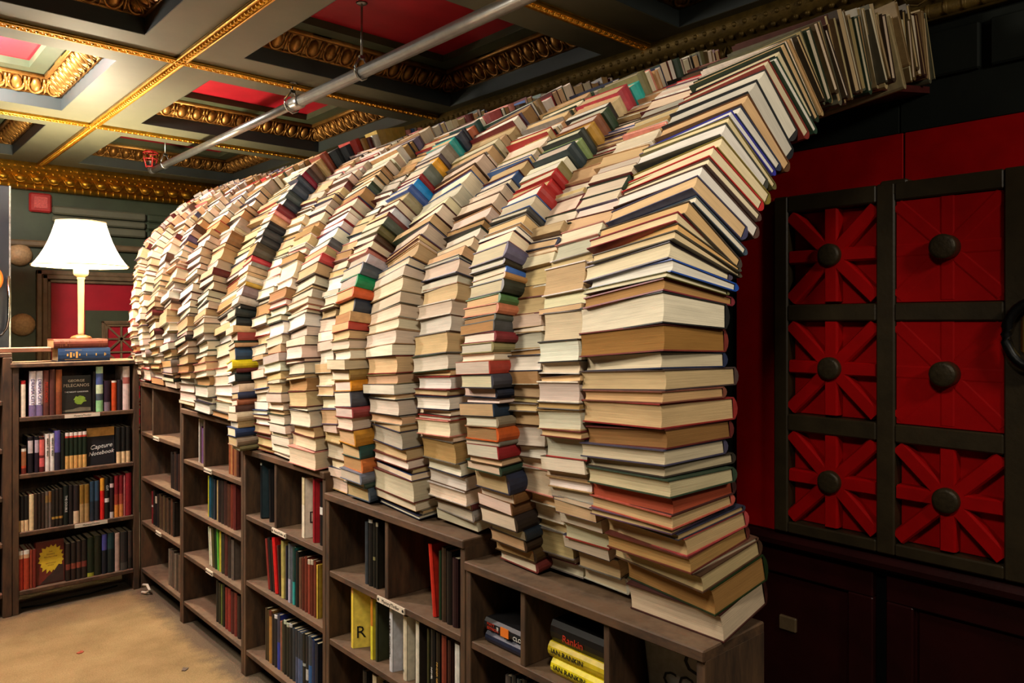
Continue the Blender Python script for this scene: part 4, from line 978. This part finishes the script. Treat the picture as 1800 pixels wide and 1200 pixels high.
m.build('lamp_shade',SHADE,t)
m=MB()
for z,r in ((.555,.269),(.815,.140)): m.tube(shade_ring(z,r),.0035,5,0,None,True)
m.build('shade_piping',CREAM,t)
bulb('table_lamp_bulb',(LX,LY,1.3725+.752),120,.042,(1,.86,.60))
# next bookcase to the left, mostly outside the view, with a loose plank on top
t=thing('bookcase','dark wooden bookcase beside the lamp bookcase, cut off at the left edge','bookcase',(.35,5.02,0))
for x in (.0,.700):
    m=MB(); m.box(x,x+.043,4.895,5.15,0,1.405,.003); m.build('side_panel',SHELFV,t)
for k,z in enumerate((1.43,1.17,.91,.65,.40,.13)):
    m=MB(); m.box(.043 if k else 0,.700 if k else .743,4.90,5.15,z-.025,z,.003); m.build('shelf_board',SHELF,t)
m=MB(); m.box(.043,.7,5.14,5.15,.08,1.40); m.build('back_panel',SHELFV,t)
for z,x,tk,h,c,lab in ((.65,.66,.03,.20,'d8c8a8:.8/8c3c2c:.2','cream and rust book at the left edge, third row of the cut off bookcase'),(.13,.672,.026,.205,'3c2430:.4/5c549c:.6','purple topped book at the left edge, bottom row of the cut off bookcase'),(.40,.655,.035,.20,'2c241c','dark brown book at the left edge, fourth row of the cut off bookcase')):
    bb=bands(c); C,P=shelf_book_geo(tk,h,.15,bb,bb[-1][1],lin(hx('d8c8a4'))); add_book('shelved_book',lab,'book',frame((x,4.92,z+.001),(1,0,0),(0,0,1),(0,-1,0)),C,P)
m=MB(); m.box(-.05,.935,4.925,5.03,1.4305,1.4555,.003); o=m.build('plank',wood('plank_wood',(104,66,44),(160,110,78),(190,150,120),(1,6,6)),None); o['label']='loose reddish wooden plank lying on the cut off bookcase'; o['category']='plank'
# dark sign stand at the left edge
t=thing('sign_stand','dark slate metal sign stand with chrome rod at the left edge behind the bookcases','sign',(.66,5.62,0))
m=MB(); m.box(.40,.835,5.60,5.64,0,2.44,.004); m.build('panel',BLUEP,t)
m=MB(); m.box(.832,.842,5.595,5.645,0,2.44,.002); m.build('edge_strip',paint('worn_edge',(120,118,110),.5,.5,40,.2),t)
m=MB(); m.lathe([(.10,0),(.10,.03),(.085,.04),(0,.042)],28,0,Matrix.Translation((.70,5.60,1.86))@Matrix.Rotation(math.pi/2,4,'X')); m.build('disc',ORANGE,t,True)
m=MB(); m.tube([(.825,5.57,1.88),(.825,5.565,1.75),(.825,5.56,1.62),(.815,5.56,1.56),(.79,5.56,1.52),(.74,5.56,1.50)],.008,8); m.build('rod',CHROME,t,True)
o=thing('red_pipe','short red pipe end high on the green wall at the left edge','pipe',(.7,6.75,2.53))
m=MB(); m.tube([(.2,6.79,2.53),(.94,6.79,2.53),(.955,6.79,2.53)],[.035,.035,.028],12); m.build('pipe_run',ALARM,o,True)
m=MB(); m.box(.5,.54,6.78,6.86,2.50,2.56); m.build('bracket',STEEL,o)
# floor bits
m=MB(); m.tube([(.80,4.99,.006),(.92,4.97,.006),(1.02,5.0,.006),(1.14,4.99,.006),(1.30,5.03,.006)],.005,6); o=m.build('cord',BLACK,None,True); o['label']='thin black cord lying on the floor under the lamp bookcase'; o['category']='cord'
m=MB(); m.tube([(1.375,4.80,.008),(1.385,4.76,.012),(1.40,4.74,.03),(1.398,4.78,.05),(1.39,4.83,.04)],.008,7); o=m.build('cable_end',LABELP,None,True); o['label']='short curl of white cable at the foot of the corner'; o['category']='cable'
def scrap(x,y,s,mat,lab,rz):
    RR=random.Random(int(x*1e4)); m=MB(); pts=[(s*(1 if k%2 else .7)*RR.uniform(.7,1.2)*math.cos(k*.785)*1.6,s*RR.uniform(.6,1.1)*math.sin(k*.785)) for k in range(8)]
    m.prism(pts,0,.003,'z',0,Matrix.Translation((x,y,.001))@Matrix.Rotation(rz,4,'Z')@Matrix.Rotation(.08,4,'X')); o=m.build('paper_scrap',mat,None); o['label']=lab; o['category']='scrap'
scrap(.905,4.14,.014,paint('scrap_red',(150,60,36),.8,.2,60,0),'small red brown scrap lying on the carpet',.5)
scrap(1.22,3.62,.016,paint('scrap_grey',(96,84,72),.9,.2,60,0),'small grey scrap on the carpet near the bookcases',.9)
